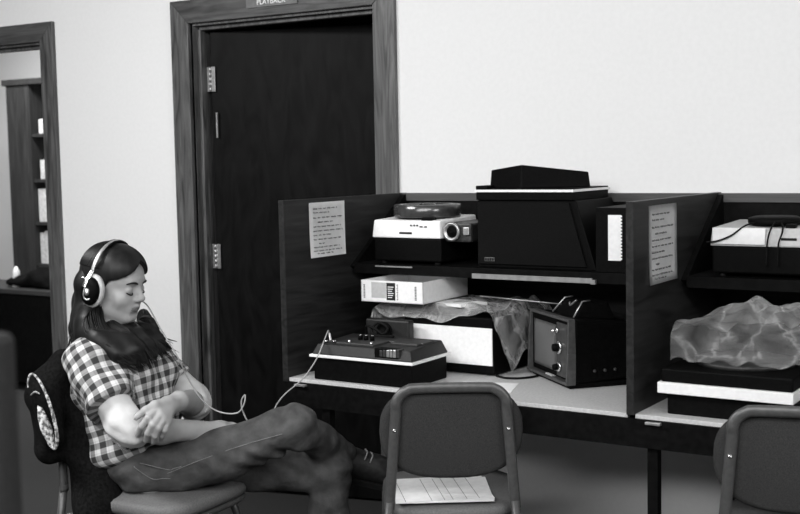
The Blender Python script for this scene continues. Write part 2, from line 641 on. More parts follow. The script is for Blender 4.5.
# the dark veneered door, hinged on the left and standing a little open into the dark
HM = frame((-1.035, 0.068, 0), R(14))
door = MB(HM)
door.box((0.004, 0.0, 0.012), (0.872, 0.042, 1.966), 0.002)
do = struct(door.build('door_2', 'door'))
for z in (1.77, 1.02, 0.25):
    hb = MB()
    hb.box((-1.050, 0.064, z - 0.052), (-1.006, 0.0675, z + 0.052), 0.001)
    for k in range(5):
        hb.lathe([(0.0, -0.010), (0.0055, -0.010), (0.0055, 0.010), (0.0, 0.010)], 12, Matrix.Translation((-1.030, 0.062, z - 0.042 + k * 0.021)))
    hb.build('hinge', 'steel', do)
sp = MB()
sp.box((-1.003, 0.058, 1.523), (-0.996, 0.066, 1.630), 0.001)
sp.build('edge_plate', 'steel', do)

sg = thing('door_sign', 'small grey name plate with white lettering on the lintel over the dark door', 'sign', (-0.62, -0.021, 2.035))
mb = MB()
mb.box((-0.75, -0.026, 2.034), (-0.493, -0.0205, 2.088), 0.001)
mb.build('plate', 'sign_plate', sg)
text_mesh('PLAYBACK', 0.030, 'lettering', 'paper', sg, Matrix.Translation((-0.622, -0.0265, 2.053)) @ Matrix.Rotation(R(90), 4, 'X'))

# ------------------------------------------------------------------ the next room seen through the left doorway
cb = thing('bookcase', 'tall wooden cupboard with open book shelves in the next room, seen through the left doorway', 'bookcase', (-3.85, 1.78, 0))
mb = MB()
mb.box((-4.21, 1.60, 0.05), (-4.005, 2.0, 1.95), 0.004)
mb.build('cupboard', 'cabinet', cb)
mb = MB()
mb.box((-4.235, 1.585, 1.95), (-2.95, 2.02, 1.99), 0.004).box((-4.005, 1.60, 0.05), (-3.980, 2.0, 1.95)).box((-2.98, 1.60, 0.05), (-2.95, 2.0, 1.95)).box((-3.985, 1.98, 0.05), (-2.96, 2.0, 1.95))
mb.build('carcase', 'cabinet', cb)
for z in (0.76, 1.04, 1.325, 1.625):
    mb = MB()
    mb.box((-3.980, 1.61, z - 0.02), (-2.98, 1.98, z))
    mb.build('shelf', 'cabinet', cb)
rng = random.Random(3)
pick = {1.625: (0.10, 'book_pale'), 1.325: (0.13, 'book_pale'), 1.04: (0.235, 'book_pale'), 0.76: (0.22, 'book_pale')}
words = {1.625: 'top', 1.325: 'second', 1.04: 'third', 0.76: 'fourth'}
for z, (h, mt) in pick.items():
    x = -3.976 + (0.035 if z > 1.2 else 0.004)
    k = 0
    while x < -3.60:
        w = rng.uniform(0.030, 0.050)
        mb = MB()
        mb.box((x, 1.635, z), (x + w - 0.003, 1.86, z + h * rng.uniform(0.93, 1.0)), 0.003)
        b = mb.build('binder', mt if (k % 4 != 3) else 'book_dark')
        tag(b, 'pale upright volume on the %s open shelf of the cupboard in the next room' % words[z] if (k % 4 != 3) else
            'dark upright volume on the %s open shelf of the cupboard in the next room' % words[z], 'book', 'volumes on the next room shelves')
        x += w
        k += 1
nd_ = thing('low_counter', 'black low counter inside the left doorway with a crumpled dark bundle on it', 'counter', (-3.7, 1.45, 0))
mb = MB()
mb.box((-4.9, 1.20, 0.05), (-3.0, 1.56, 0.615))
mb.build('body', 'carrel_dark', nd_)
mb = MB()
mb.box((-4.92, 1.17, 0.615), (-2.98, 1.58, 0.645), 0.004)
mb.build('counter_top', 'charcoal', nd_)
I3 = np.eye(3)
bd = sdf('dark_bundle', [ell((-3.60, 1.36, 0.70), I3, (0.16, 0.12, 0.075), 0.03), ell((-3.47, 1.34, 0.68), I3, (0.15, 0.10, 0.06), 0.03),
                         ell((-3.78, 1.36, 0.675), I3, (0.16, 0.11, 0.045), 0.03), cone((-3.66, 1.28, 0.70), (-3.42, 1.27, 0.655), 0.03, 0.02, 0.02)],
         0.012, 'coat', None, clip=lambda X, Y, Z: 0.648 - Z,
         warp=lambda X, Y, Z: 0.010 * np.sin(X * 40 + Y * 22) * np.sin(Z * 50 + Y * 34))
tag(bd, 'crumpled dark cloth bundle lying on the black counter in the next room', 'cloth')
sv = MB()
sv.lathe([(0.0, 0), (0.03, 0), (0.022, 0.10), (0.006, 0.13), (0, 0.13)], 16, Matrix.Translation((-3.82, 1.30, 0.645)))
tag(sv.build('paper_cone', 'paper'), 'small pale cone standing on the black counter at the far left', 'cup')

# blurred partition close to the camera on the left
pt = MB()
pt.box((1.248, -2.985, 0.0), (1.358, -2.955, 1.250), 0.010)
tag(pt.build('partition_screen', 'grey_panel'), 'blurred dark grey upright screen edge close by at the far left of the frame', 'partition')

# ------------------------------------------------------------------ the study carrels (one built-in unit of two bays)
ca = thing('study_carrel', 'dark wood double study carrel with pale desk tops against the wall right of the door', 'carrel', (1.17, -0.37, 0))
DZ = 0.716
mb = MB()
mb.box((-0.037, -0.75, 0.626), (-0.015, -0.004, 1.295), 0.001)
mb.build('side_panel', 'carrel_y', ca)
mb = MB()
mb.box((1.160, -0.755, DZ - 0.002), (1.182, -0.004, 1.297), 0.001)
mb.build('divider', 'carrel_y', ca)
mb = MB()
mb.box((2.357, -0.75, 0.626), (2.379, -0.004, 1.295), 0.001)
mb.build('side_panel', 'carrel_y', ca)
for x0, x1 in ((-0.015, 1.160), (1.182, 2.357)):
    mb = MB()
    mb.box((x0, -0.022, 0.626), (x1, -0.004, 1.294))
    mb.build('back_panel', 'carrel_x', ca)
    mb = MB()
    mb.box((x0, -0.040, 1.266), (x1, -0.022, 1.294), 0.001)
    mb.build('top_rail', 'rail', ca)
    mb = MB()
    mb.box((x0, -0.745, DZ - 0.012), (x1, -0.022, DZ), 0.001)
    mb.build('desk_top', 'desk', ca)
    # overhead shelf with its black back board and sloping ends
    mb = MB()
    mb.box((x0 + 0.018, -0.375, 1.040), (x1 - 0.018, -0.040, 1.062), 0.001)
    mb.box((x0 + 0.018, -0.385, 1.028), (x1 - 0.018, -0.367, 1.062), 0.001)
    sh = mb.build('shelf', 'carrel_dark', ca)
    mb = MB()
    mb.box((x0 + 0.018, -0.034, 1.062), (x1 - 0.018, -0.0225, 1.266))
    mb.build('back_board', 'carrel_dark', sh)
    for xa in (x0, x1 - 0.018):
        mb = MB()
        mb.hexa([(xa, -0.300, 1.012), (xa + 0.018, -0.300, 1.012), (xa + 0.018, -0.023, 1.000), (xa, -0.023, 1.000)],
                [(xa, -0.385, 1.050), (xa + 0.018, -0.385, 1.050), (xa + 0.018, -0.023, 1.050), (xa, -0.023, 1.050)])
        mb.hexa([(xa, -0.385, 1.050), (xa + 0.018, -0.385, 1.050), (xa + 0.018, -0.023, 1.050), (xa, -0.023, 1.050)],
                [(xa, -0.045, 1.290), (xa + 0.018, -0.045, 1.290), (xa + 0.018, -0.023, 1.290), (xa, -0.023, 1.290)])
        mb.build('shelf_end', 'carrel_dark', ca)
    mb = MB()
    ap = MB()
    ap.box((x0 + 0.035, -0.766, 0.694), (x0 + 0.078, -0.750, 0.701), 0.001)
    ap.build('edge_clip', 'steel', ca)
mb = MB()
mb.box((-0.036, -0.752, 0.626), (2.378, -0.728, DZ - 0.0125)).box((-0.015, -0.735, 0.640), (2.357, -0.022, DZ - 0.013))
mb.build('apron', 'carrel_dark', ca)
# a slim pale strip under the first shelf
mb = MB()
mb.box((0.478, -0.394, 1.028), (0.902, -0.386, 1.044), 0.001).box((0.898, -0.398, 1.026), (0.914, -0.384, 1.040), 0.001)
mb.build('strip_and_glint', 'strip', ca)
mb = MB()
mb.box((0.095, -0.392, 1.053), (0.245, -0.386, 1.058), 0.001)  # streak of reflected light on the shelf edge, modelled as a thin grey bar
mb.build('strip_and_glint', 'strip', ca)
for x in (0.125, 1.228, 2.24):
    for y in (-0.722, -0.06):
        mb = MB()
        mb.box((x - 0.015, y - 0.015, 0), (x + 0.015, y + 0.015, 0.640), 0.002)
        mb.build('leg', 'carrel_dark', ca)

# notices taped inside the side panels
rows = [(0.02, 0.155, 0.022), (0.02, 0.11, 0.036), (0.02, 0.185, 0.054), (0.045, 0.13, 0.070), (0.02, 0.175, 0.086), (0.02, 0.185, 0.101),
        (0.02, 0.12, 0.116), (0.02, 0.18, 0.131), (0.05, 0.08, 0.146), (0.02, 0.165, 0.159), (0.02, 0.18, 0.172), (0.04, 0.13, 0.182)]
for nm, x, y0, y1, zt, zb, lab, side in (
        ('notice', -0.015, -0.618, -0.414, 1.282, 1.097, 'handwritten notice sheet taped to the left end panel of the carrel', 1),
        ('notice', 1.182, -0.648, -0.425, 1.281, 1.059, 'handwritten notice sheet taped to the carrel divider facing the right bay', 1)):
    n = thing(nm, lab, 'notice', (x + 0.001, (y0 + y1) / 2, zb), 0, 'handwritten notices')
    mb = MB()
    v = []
    for i in range(9):
        for j in range(9):
            s, t = i / 8, j / 8
            bulge = 0.0012 + 0.004 * (t ** 3) * (1 - s * 0.4) + 0.002 * abs(s - .5)
            v.append(mb.bm.verts.new((x + bulge, y0 + (y1 - y0) * s, zt + (zb - zt) * t)))
    for i in range(8):
        for j in range(8):
            mb.bm.faces.new((v[i * 9 + j], v[(i + 1) * 9 + j], v[(i + 1) * 9 + j + 1], v[i * 9 + j + 1]))
    bmesh.ops.solidify(mb.bm, geom=mb.bm.faces[:], thickness=0.0004)
    mb.build('sheet', 'notice', n, True)
    k = (zt - zb) / 0.195
    mb = MB()
    scribble(mb, (x + 0.0042, y0, zt), (0, 1, 0), (0, 0, -1), [(a, b, c * k) for a, b, c in rows], random.Random(5 if x < 0 else 9), 0.0010, (1, 0, 0))
    mb.build('handwriting', 'ink', n)

# ------------------------------------------------------------------ first bay: the desk
# cassette recorder at the left front corner
rc = thing('tape_recorder', 'dark tape recorder with pale trim line and keys at the left end of the desk', 'tape recorder', (0.27, -0.64, DZ))
RX0, RX1, RY0, RY1 = 0.075, 0.450, -0.728, -0.515
mb = MB()
mb.box((RX0, RY0, DZ), (RX1, RY1, DZ + 0.074), 0.004)
mb.build('base', 'black', rc)
mb = MB()
mb.box((RX0 - 0.010, RY0 - 0.012, DZ + 0.074), (RX1 + 0.010, RY1 + 0.010, DZ + 0.083), 0.002)
mb.build('trim_band', 'white', rc)
mb = MB()
a, b, c, d = RX0 - 0.004, RX1 + 0.004, RY0 - 0.006, RY1 + 0.004
zt = DZ + 0.120
mb.hexa([(a, c, DZ + 0.083), (b, c, DZ + 0.083), (b, d, DZ + 0.083), (a, d, DZ + 0.083)],
        [(a + 0.016, c + 0.012, zt - 0.004), (b - 0.012, c + 0.012, zt - 0.004), (b - 0.016, d - 0.014, zt + 0.004), (a + 0.018, d - 0.014, zt + 0.004)], 0.004)
mb.build('deck', 'dark_grey', rc)
mb = MB()
mb.box((0.155, -0.715, zt - 0.004), (0.30, -0.605, zt + 0.005), 0.002)
mb.build('cassette_lid', 'charcoal', rc)
for x in (0.20, 0.222, 0.246):
    mb = MB()
    mb.lathe([(0, 0), (0.008, 0), (0.0075, 0.014), (0.0055, 0.016), (0, 0.016)], 18, Matrix.Translation((x, -0.640, zt + 0.004)))
    kn = mb.build('knob', 'black', rc)
    mb = MB()
    mb.lathe([(0, 0), (0.0056, 0), (0.005, 0.0018), (0, 0.002)], 18, Matrix.Translation((x, -0.640, zt + 0.020)))
    mb.build('knob_cap', 'chrome', kn)
for x, y in ((0.197, -0.700), (0.286, -0.706)):
    mb = MB()
    mb.lathe([(0, 0), (0.006, 0), (0.006, 0.006), (0.004, 0.009), (0, 0.009)], 16, Matrix.Translation((x, y, zt + 0.0035)))
    mb.build('stud', 'chrome', rc)
mb = MB()
mb.box((0.315, -0.732, DZ + 0.088), (0.405, -0.700, zt - 0.001), 0.002)
kb = mb.build('key_well', 'black', rc)
for k in range(6):
    mb = MB()
    x = 0.336 + k * 0.0125
    mb.box((x, -0.735, DZ + 0.094), (x + 0.0105, -0.702, zt - 0.006 + 0.0012 * k), 0.002)
    mb.build('key', 'steel' if k in (2, 3, 4) else 'charcoal', kb)
mb = MB()
mb.box((0.325, -0.655, zt - 0.002), (0.425, -0.628, zt + 0.006), 0.002).box((0.30, -0.625, zt), (0.43, -0.56, zt + 0.0055), 0.002)
mb.build('control_strip', 'charcoal', rc)
mb = MB()
mb.lathe([(0, 0), (0.0065, 0), (0.0065, 0.004), (0, 0.004)], 14, Matrix.Translation((0.106, -0.700, zt + 0.001)))
mb.lathe([(0, 0), (0.0065, 0), (0.0065, 0.004), (0, 0.004)], 14, Matrix.Translation((0.131, -0.690, zt + 0.001)))
mb.build('socket', 'chrome', rc)

# boxy speaker behind it
spk = thing('small_speaker', 'small charcoal box speaker with a round grille standing behind the tape recorder', 'speaker', (0.215, -0.44, DZ))
mb = MB()
mb.box((0.128, -0.505, DZ), (0.300, -0.470, 0.890), 0.006)
mb.build('case', 'dark_grey', spk)
mb = MB()
FX = Matrix.Translation((0.205, -0.506, 0.852)) @ Matrix.Rotation(R(90), 4, 'X')
mb.lathe([(0, 0), (0.030, 0), (0.030, 0.005), (0.026, 0.007), (0.024, 0.004), (0, 0.003)], 28, FX)
mb.build('grille', 'black', spk)
lc = MB()
lc.tube([(0.150, -0.53, 0.842), (0.165, -0.552, 0.872), (0.20, -0.548, 0.862), (0.225, -0.545, 0.848), (0.24, -0.54, 0.868), (0.205, -0.54, 0.884), (0.18, -0.545, 0.86), (0.20, -0.55, 0.8425), (0.27, -0.55, 0.8435)], 0.0045, 8)
tag(lc.build('coiled_lead', 'black_cord'), 'black looped lead lying along the back of the tape recorder', 'cord')

# black cased projector with a big white front, under polythene
px_ = thing('film_viewer', 'black cased machine with a blank white front panel standing under crumpled polythene', 'projector', (0.41, -0.31, DZ))
mb = MB()
mb.hexa([(0.235, -0.430, DZ + 0.004), (0.578, -0.430, DZ + 0.004), (0.590, -0.150, DZ + 0.004), (0.235, -0.150, DZ + 0.004)],
        [(0.235, -0.430, 0.905), (0.570, -0.430, 0.905), (0.582, -0.150, 0.905), (0.235, -0.150, 0.905)], 0.006)
mb.build('case', 'black', px_)
mb = MB()
mb.box((0.246, -0.4345, 0.750), (0.572, -0.4295, 0.872), 0.001)
mb.build('front_panel', 'white', px_)
for x in (0.25, 0.55):
    for y in (-0.41, -0.17):
        mb = MB()
        mb.lathe([(0, 0), (0.012, 0), (0.012, 0.006), (0, 0.006)], 14, Matrix.Translation((x, y, DZ)))
        mb.build('foot', 'sole', px_)
mb = MB()
mb.box((0.520, -0.432, 0.874), (0.566, -0.4295, 0.902), 0.001)
mb.build('top_flap', 'black', px_)


def sheet(name, fn, nu, nv, mat, parent=None, thick=0.0007):
    m = MB()
    g = [[m.bm.verts.new(fn(i / nu, j / nv)) for j in range(nv + 1)] for i in range(nu + 1)]
    for i in range(nu):
        for j in range(nv):
            f = m.bm.faces.new((g[i][j], g[i + 1][j], g[i + 1][j + 1], g[i][j + 1]))
            f.smooth = True
    o = m.build(name, mat, parent, True)
    return o


def fold(x, y, s=1.0):
    return s * (0.006 * math.sin(31 * x + 17 * y) + 0.004 * math.sin(57 * x - 41 * y + 1.3) + 0.003 * abs(math.sin(23 * (x + 1.7 * y))))


def poly1(u, v):
    # u runs left to right over the case, v from the front edge to the back
    L = [(-0.155, 0), (-0.11, 0), (0.0, 0), (0.36, 0), (0.62, 0)]
    if u < 0.16:                     # left side hanging down beside the speaker
        t = u / 0.16
        x, z = 0.100 + 0.03 * t, 0.795 + (0.135) * math.sin(t * math.pi / 2)
    elif u < 0.66:                   # over the top
        t = (u - 0.16) / 0.5
        x, z = 0.130 + 0.445 * t, 0.930 - 0.004 * t + 0.018 * math.sin(math.pi * t) * (1 - v)
    else:                            # falling away to the right in a slack tent
        t = (u - 0.66) / 0.34
        x, z = 0.575 + (0.062 + 0.06 * max(0.0, v - 0.45)) * t, 0.926 - 0.03 * t - 0.165 * t ** 1.5 * (1 - 0.70 * v)
    y = -0.462 + 0.36 * v + (0.035 if u > 0.66 else 0.0) * (u - 0.66) * 3
    if u < 0.66:
        drop = max(0.0, 0.14 - v) / 0.14
        z -= 0.058 * drop ** 0.7 * max(0.0, math.sin(math.pi * min(1.0, max(0.0, (x - 0.09) / 0.47)))) ** 0.8
        y += 0.012 * drop
    z += fold(x, y) * (1.0 if u < 0.66 else 1.8) + (0.012 * abs(math.sin(9 * t + 5 * v)) if u > 0.66 else 0)
    if 0.22 < x < 0.6 and y > -0.440:
        z = max(z, 0.9095)
    return (x, y + 0.006 * math.sin(30 * x), z)


tag(sheet('polythene_sheet', poly1, 110, 60, 'plastic_milky'), 'crumpled clear polythene sheet draped over the black machine with the white front', 'plastic sheet')

# open shallow carton on top, its near end lettered
bxm = frame((0.228, -0.345, 0.9465), R(0.5))
oc = thing('open_carton', 'shallow open white carton with printed end lying on the polythene sheet', 'box', (0.228, -0.345, 0.9465), 0)
mb = MB(bxm)
w2, d2, hh = 0.122, 0.150, 0.072
mb.box((-w2, -d2, 0), (w2, d2, 0.003)).box((-w2, -d2, 0), (w2, -d2 + 0.003, hh)).box((-w2, d2 - 0.003, 0), (w2, d2, hh)).box((-w2, -d2, 0), (-w2 + 0.003, d2, hh)).box((w2 - 0.003, -d2, 0), (w2, d2, hh))
mb.build('tray', 'white', oc)
for nm, x0, x1, z0, z1, mt in (('grey_label', -0.080, -0.022, 0.014, 0.066, 'cream'), ('black_label', -0.020, 0.014, 0.008, 0.066, 'ink_dark')):
    mb = MB(bxm)
    mb.box((x0, -d2 - 0.0008, z0), (x1, -d2, z1))
    mb.build(nm, mt, oc)
mb = MB(bxm)
for k in range(6):
    mb.box((-0.015, -d2 - 0.0012, 0.016 + k * 0.007), (0.002 + 0.003 * (k % 3), -d2 - 0.0006, 0.0185 + k * 0.007))
mb.build('label_print', 'notice', oc)
mb = MB(bxm)
for k in range(9):
    mb.box((0.020 + 0.002 * (k % 2), -d2 - 0.001, 0.010 + k * 0.006), (0.025, -d2, 0.0135 + k * 0.006))
mb.build('title_print', 'ink', oc)
for xa, xb in ((0.090, 0.097), (-0.112, -0.106)):
    mb = MB(bxm)
    for k in range(9):
        mb.box((xa, -d2 - 0.001, 0.012 + k * 0.0052), (xb, -d2, 0.0155 + k * 0.0052))
    mb.build('margin_print', 'ink', oc)
mb = MB()
mb.hexa([(0.330, -0.40, 0.934), (0.455, -0.43, 0.934), (0.50, -0.33, 0.934), (0.36, -0.29, 0.934)],
        [(0.330, -0.40, 0.944), (0.455, -0.43, 0.944), (0.50, -0.33, 0.944), (0.36, -0.29, 0.944)], 0.001)
tag(mb.build('folded_leaflet', 'paper'), 'thin pale folded leaflet lying on the polythene beside the white carton', 'paper')

# portable television
TVM = Matrix.Translation((0.790, -0.470, DZ)) @ Matrix.Rotation(R(-39), 4, 'Z')
tv = thing('portable_television', 'small black portable television with a silver bezel turned towards the left on the desk', 'television', (0.885, -0.392, DZ))
TVM = frame((0.765, -0.418, DZ), R(-41))
mb = MB(TVM)
mb.hexa([(-0.155, 0.012, 0.014), (0.155, 0.012, 0.014), (0.140, 0.235, 0.020), (-0.140, 0.235, 0.020)],
        [(-0.150, 0.020, 0.212), (0.150, 0.020, 0.212), (0.132, 0.235, 0.190), (-0.132, 0.235, 0.190)], 0.010)
mb.build('case', 'black', tv)
mb = MB(TVM)
o8 = [(-0.155, 0.012), (0.155, 0.012), (0.157, 0.11), (0.152, 0.214), (-0.150, 0.214), (-0.157, 0.11)]
i8 = [(-0.147, 0.021), (0.146, 0.021), (0.148, 0.11), (0.143, 0.205), (-0.141, 0.205), (-0.148, 0.11)]
for k in range(6):
    a, b, c, d = o8[k], o8[(k + 1) % 6], i8[(k + 1) % 6], i8[k]
    y = lambda p: -0.010 + 0.05 * (p[1] - 0.012)
    mb.hexa([(p[0], y(p), p[1]) for p in (a, b, c, d)], [(p[0], 0.022, p[1]) for p in (a, b, c, d)], 0.0015)
mb.build('bezel', 'bezel', tv)
mb = MB(TVM)
mb.box((-0.140, 0.006, 0.024), (0.140, 0.020, 0.202))
mb.build('face', 'black', tv)
mb = MB(TVM)
n = 10
for i in range(n):
    for j in range(n):
        pass
g = [[mb.bm.verts.new((-0.126 + 0.178 * i / n, 0.004 - 0.010 * (1 - (2 * i / n - 1) ** 2) * (1 - (2 * j / n - 1) ** 2), 0.040 + 0.146 * j / n)) for j in range(n + 1)] for i in range(n + 1)]
for i in range(n):
    for j in range(n):
        mb.bm.faces.new((g[i][j], g[i + 1][j], g[i + 1][j + 1], g[i][j + 1]))
bmesh.ops.solidify(mb.bm, geom=mb.bm.faces[:], thickness=0.003)
bmesh.ops.transform(mb.bm, matrix=TVM, verts=mb.bm.verts)
mb.build('screen', 'screen', tv, True)
mb = MB(TVM)
mb.box((0.060, 0.0, 0.030), (0.138, 0.010, 0.196), 0.002)
cpn = mb.build('control_panel', 'panel_dark', tv)
for z, r in ((0.120, 0.021), (0.060, 0.016), (0.172, 0.008)):
    K = TVM @ Matrix.Translation((0.084 if r > 0.01 else 0.075, 0.0, z)) @ Matrix.Rotation(R(90), 4, 'X')
    mb = MB(K)
    mb.lathe([(0, 0), (r, 0), (r, 0.006), (r * 0.8, 0.008), (0, 0.008)], 24)
    dl = mb.build('dial', 'chrome', cpn)
    mb = MB(K)
    mb.lathe([(0, 0.007), (r * 0.62, 0.007), (r * 0.55, 0.022), (0, 0.023)], 20)
    mb.build('dial_knob', 'black' if r > 0.01 else 'chrome', dl)
mb = MB(TVM)
mb.box((-0.02, -0.004, 0.0175), (0.03, 0.0145, 0.0245), 0.001)
mb.build('name_plate', 'silver', tv)
mb = MB(TVM)
mb.box((-0.148, 0.004, 0.0), (0.148, 0.21, 0.016), 0.003)
mb.build('foot_rail', 'black', tv)
mb = MB(TVM)
mb.hexa([(-0.070, 0.050, 0.207), (0.085, 0.050, 0.207), (0.085, 0.190, 0.196), (-0.070, 0.190, 0.196)],
        [(-0.055, 0.085, 0.252), (0.072, 0.085, 0.252), (0.072, 0.170, 0.252), (-0.055, 0.170, 0.252)], 0.005)
mb.build('carry_handle', 'black', tv)
for s, x0, x1 in ((0, -0.072, -0.056), (1, 0.087, 0.073)):
    mb = MB(TVM)
    mb.tube([(x0, 0.046, 0.210), (x1, 0.082, 0.256), (x1, 0.110, 0.258)], 0.0028, 6, smooth=False)
    mb.build('handle_trim', 'steel', tv)
mb = MB(TVM)
mb.tube([(-0.01, 0.078, 0.245), (0.005, 0.074, 0.238), (0.030, 0.082, 0.256)], 0.0035, 8)
mb.build('handle_badge', 'steel', tv)
mb = MB()
mb.tube([(0.7818, -0.2932, 0.9442), (0.4698, -0.3253, 0.9621)], 0.0022, 8, smooth=False)
mb.lathe([(0, -0.006), (0.007, -0.004), (0.007, 0.004), (0, 0.006)], 12, Matrix.Translation((0.7866, -0.2961, 0.9438)))
mb.build('antenna', 'steel', tv)
for k in range(3):
    mb = MB(TVM @ Matrix.Translation((0.1535 - 0.002 * k, 0.085 + 0.035 * k, 0.052)) @ Matrix.Rotation(R(90), 4, 'Y'))
    mb.lathe([(0, -0.004), (0.005, -0.004), (0.005, 0.003), (0, 0.003)], 12)
    mb.build('socket', 'charcoal', tv)

# papers on the desk top
mb = MB()
mb.hexa([(0.575, -0.690, DZ), (0.745, -0.640, DZ), (0.700, -0.500, DZ), (0.530, -0.55, DZ)], [(0.575, -0.690, DZ + 0.0015), (0.745, -0.640, DZ + 0.0015), (0.700, -0.500, DZ + 0.0015), (0.530, -0.55, DZ + 0.0015)])
tag(mb.build('loose_paper', 'paper'), 'loose white sheet on the desk top behind the near chair back', 'paper')
mb = MB()
mb.tube([(0.585, -0.43, DZ + 0.004), (0.63, -0.45, DZ + 0.004), (0.675, -0.43, DZ + 0.004), (0.70, -0.37, DZ + 0.004), (0.66, -0.30, DZ + 0.004)], 0.0038, 8)
tag(mb.build('power_lead', 'black_cord'), 'thin black lead curled on the desk between the white fronted machine and the television', 'cord')

# ------------------------------------------------------------------ first bay: the shelf
SZ = 1.062


def carousel(x0, y, z0, w, lab, name):
    t = thing(name, lab, 'projector', (x0 + w / 2, y + 0.14, SZ))
    m = MB()
    m.box((x0 + 0.004, y + 0.004, SZ + 0.010), (x0 + w, y + 0.26, z0), 0.006)
    m.build('lower_case', 'black', t)
    for fx in (x0 + 0.03, x0 + w - 0.03):
        for fy in (y + 0.03, y + 0.23):
            m = MB()
            m.lathe([(0, 0), (0.010, 0), (0.012, 0.011), (0, 0.011)], 12, Matrix.Translation((fx, fy, SZ)))
            m.build('foot', 'sole', t)
    return t


p1 = carousel(0.065, -0.36, 1.152, 0.275, 'white slide projector carrying a round slide tray on the left bay shelf', 'slide_projector')
mb = MB()
mb.hexa([(0.065, -0.362, 1.152), (0.342, -0.362, 1.152), (0.342, -0.100, 1.152), (0.065, -0.100, 1.152)],
        [(0.070, -0.356, 1.213), (0.336, -0.356, 1.213), (0.336, -0.105, 1.222), (0.070, -0.105, 1.222)], 0.005)
ub = mb.build('upper_case', 'white', p1)
mb = MB()
mb.box((0.178, -0.3625, 1.166), (0.228, -0.358, 1.173), 0.001)
mb.build('name_plate', 'ink_dark', p1)
for x in (0.225, 0.238, 0.250):
    mb = MB()
    mb.lathe([(0, 0), (0.003, 0), (0.003, 0.003), (0, 0.003)], 10, Matrix.Translation((x, -0.3595, 1.196)) @ Matrix.Rotation(R(90), 4, 'X'))
    mb.build('button', 'charcoal', p1)
for x in (0.260, 0.278):
    mb = MB()
    mb.box((x, -0.3615, 1.190), (x + 0.010, -0.358, 1.194))
    mb.build('button', 'charcoal', p1)
mb = MB()
mb.box((0.262, -0.354, 1.211), (0.305, -0.325, 1.222), 0.002)
mb.build('selector', 'black', p1)
mb = MB()
LM = Matrix.Translation((0.395, -0.340, 1.182))
mb.box((0.342, -0.335, 1.140), (0.445, -0.120, 1.206), 0.008)
mb.build('side_housing', 'charcoal', p1)
mb = MB(Matrix.Translation((0.375, -0.336, 1.176)) @ Matrix.Rotation(R(90), 4, 'X'))
mb.lathe([(0, 0), (0.030, 0), (0.032, 0.012), (0.024, 0.014), (0.022, 0.006), (0, 0.004)], 28)
mb.build('fan_ring', 'steel', p1)
mb = MB(Matrix.Translation((0.375, -0.341, 1.176)) @ Matrix.Rotation(R(90), 4, 'X'))
mb.lathe([(0, 0), (0.021, 0), (0.019, 0.003), (0.007, 0.004), (0.006, 0.010), (0, 0.010)], 24)
mb.build('fan_hub', 'black', p1)
mb = MB()
mb.box((0.418, -0.345, 1.165), (0.442, -0.332, 1.192), 0.003)
mb.build('lens_lever', 'steel', p1)
mb = MB(Matrix.Translation((0.215, -0.235, 1.2205)))
mb.lathe([(0, 0), (0.116, 0), (0.118, 0.004), (0.118, 0.040), (0.115, 0.043), (0.09, 0.043), (0.088, 0.038), (0.03, 0.038), (0.028, 0.046), (0, 0.046)], 64)
mb.build('slide_tray', 'tray', p1)

mon = thing('viewing_cabinet', 'big black screen cabinet standing on the left bay shelf', 'screen', (0.68, -0.24, SZ))
mb = MB()
mb.hexa([(0.478, -0.350, SZ), (0.900, -0.350, SZ), (0.900, -0.06, SZ), (0.478, -0.06, SZ)],
        [(0.478, -0.350, 1.283), (0.830, -0.350, 1.283), (0.830, -0.06, 1.283), (0.478, -0.06, 1.283)], 0.004)
mb.build('case', 'black', mon)
mb = MB()
mb.hexa([(0.482, -0.358, SZ + 0.012), (0.868, -0.358, SZ + 0.012), (0.868, -0.350, SZ + 0.012), (0.482, -0.350, SZ + 0.012)],
        [(0.482, -0.358, 1.276), (0.808, -0.358, 1.276), (0.808, -0.350, 1.276), (0.482, -0.350, 1.276)], 0.002)
mb.build('screen_cloth', 'black_cloth', mon)
mb = MB()
mb.box((0.508, -0.361, 1.083), (0.545, -0.357, 1.096), 0.001)
np1 = mb.build('name_plate', 'bezel', mon)
mb = MB()
for k in range(4):
    mb.box((0.511 + k * 0.0085, -0.3618, 1.0855), (0.5165 + k * 0.0085, -0.3608, 1.0935))
mb.build('name_print', 'ink_dark', np1)

tp = thing('record_player', 'black record player with peaked dust cover on top of the screen cabinet', 'record player', (0.65, -0.23, 1.283))
mb = MB()
mb.box((0.478, -0.358, 1.283), (0.823, -0.075, 1.309), 0.002)
mb.build('base', 'black', tp)
mb = MB()
mb.box((0.474, -0.364, 1.309), (0.828, -0.070, 1.317), 0.001)
mb.build('trim_band', 'white', tp)
mb = MB()
mb.box((0.478, -0.360, 1.317), (0.520, -0.075, 1.330), 0.002).box((0.52, -0.352, 1.317), (0.823, -0.075, 1.321), 0.001)
mb.build('deck', 'black', tp)
mb = MB()
mb.hexa([(0.498, -0.300, 1.3205), (0.640, -0.352, 1.3205), (0.815, -0.200, 1.3205), (0.66, -0.090, 1.3205)],
        [(0.503, -0.298, 1.380), (0.640, -0.347, 1.397), (0.808, -0.200, 1.370), (0.66, -0.096, 1.362)], 0.003)
mb.build('dust_cover', 'black', tp)

# tall white perforated card standing in the gap beside the screen
mb = MB()
pts = [(0.949, 1.100), (0.990, 1.100)]
for k in range(14):
    z0 = 1.100 + k * 0.01
    pts += [(0.990, z0 + 0.002), (0.9945, z0 + 0.004), (0.9945, z0 + 0.008), (0.990, z0 + 0.010)]
pts += [(0.949, 1.240)]
mb.prism(pts, -0.3765, -0.3755)
tag(mb.build('perforated_card', 'white'), 'narrow white card with a perforated edge upright beside the black screen cabinet', 'card')
mb = MB()
mb.box((0.906, -0.373, SZ), (1.138, -0.075, 1.262), 0.002)
tag(mb.build('black_case', 'black'), 'plain black case filling the shelf gap between screen cabinet and divider', 'case')

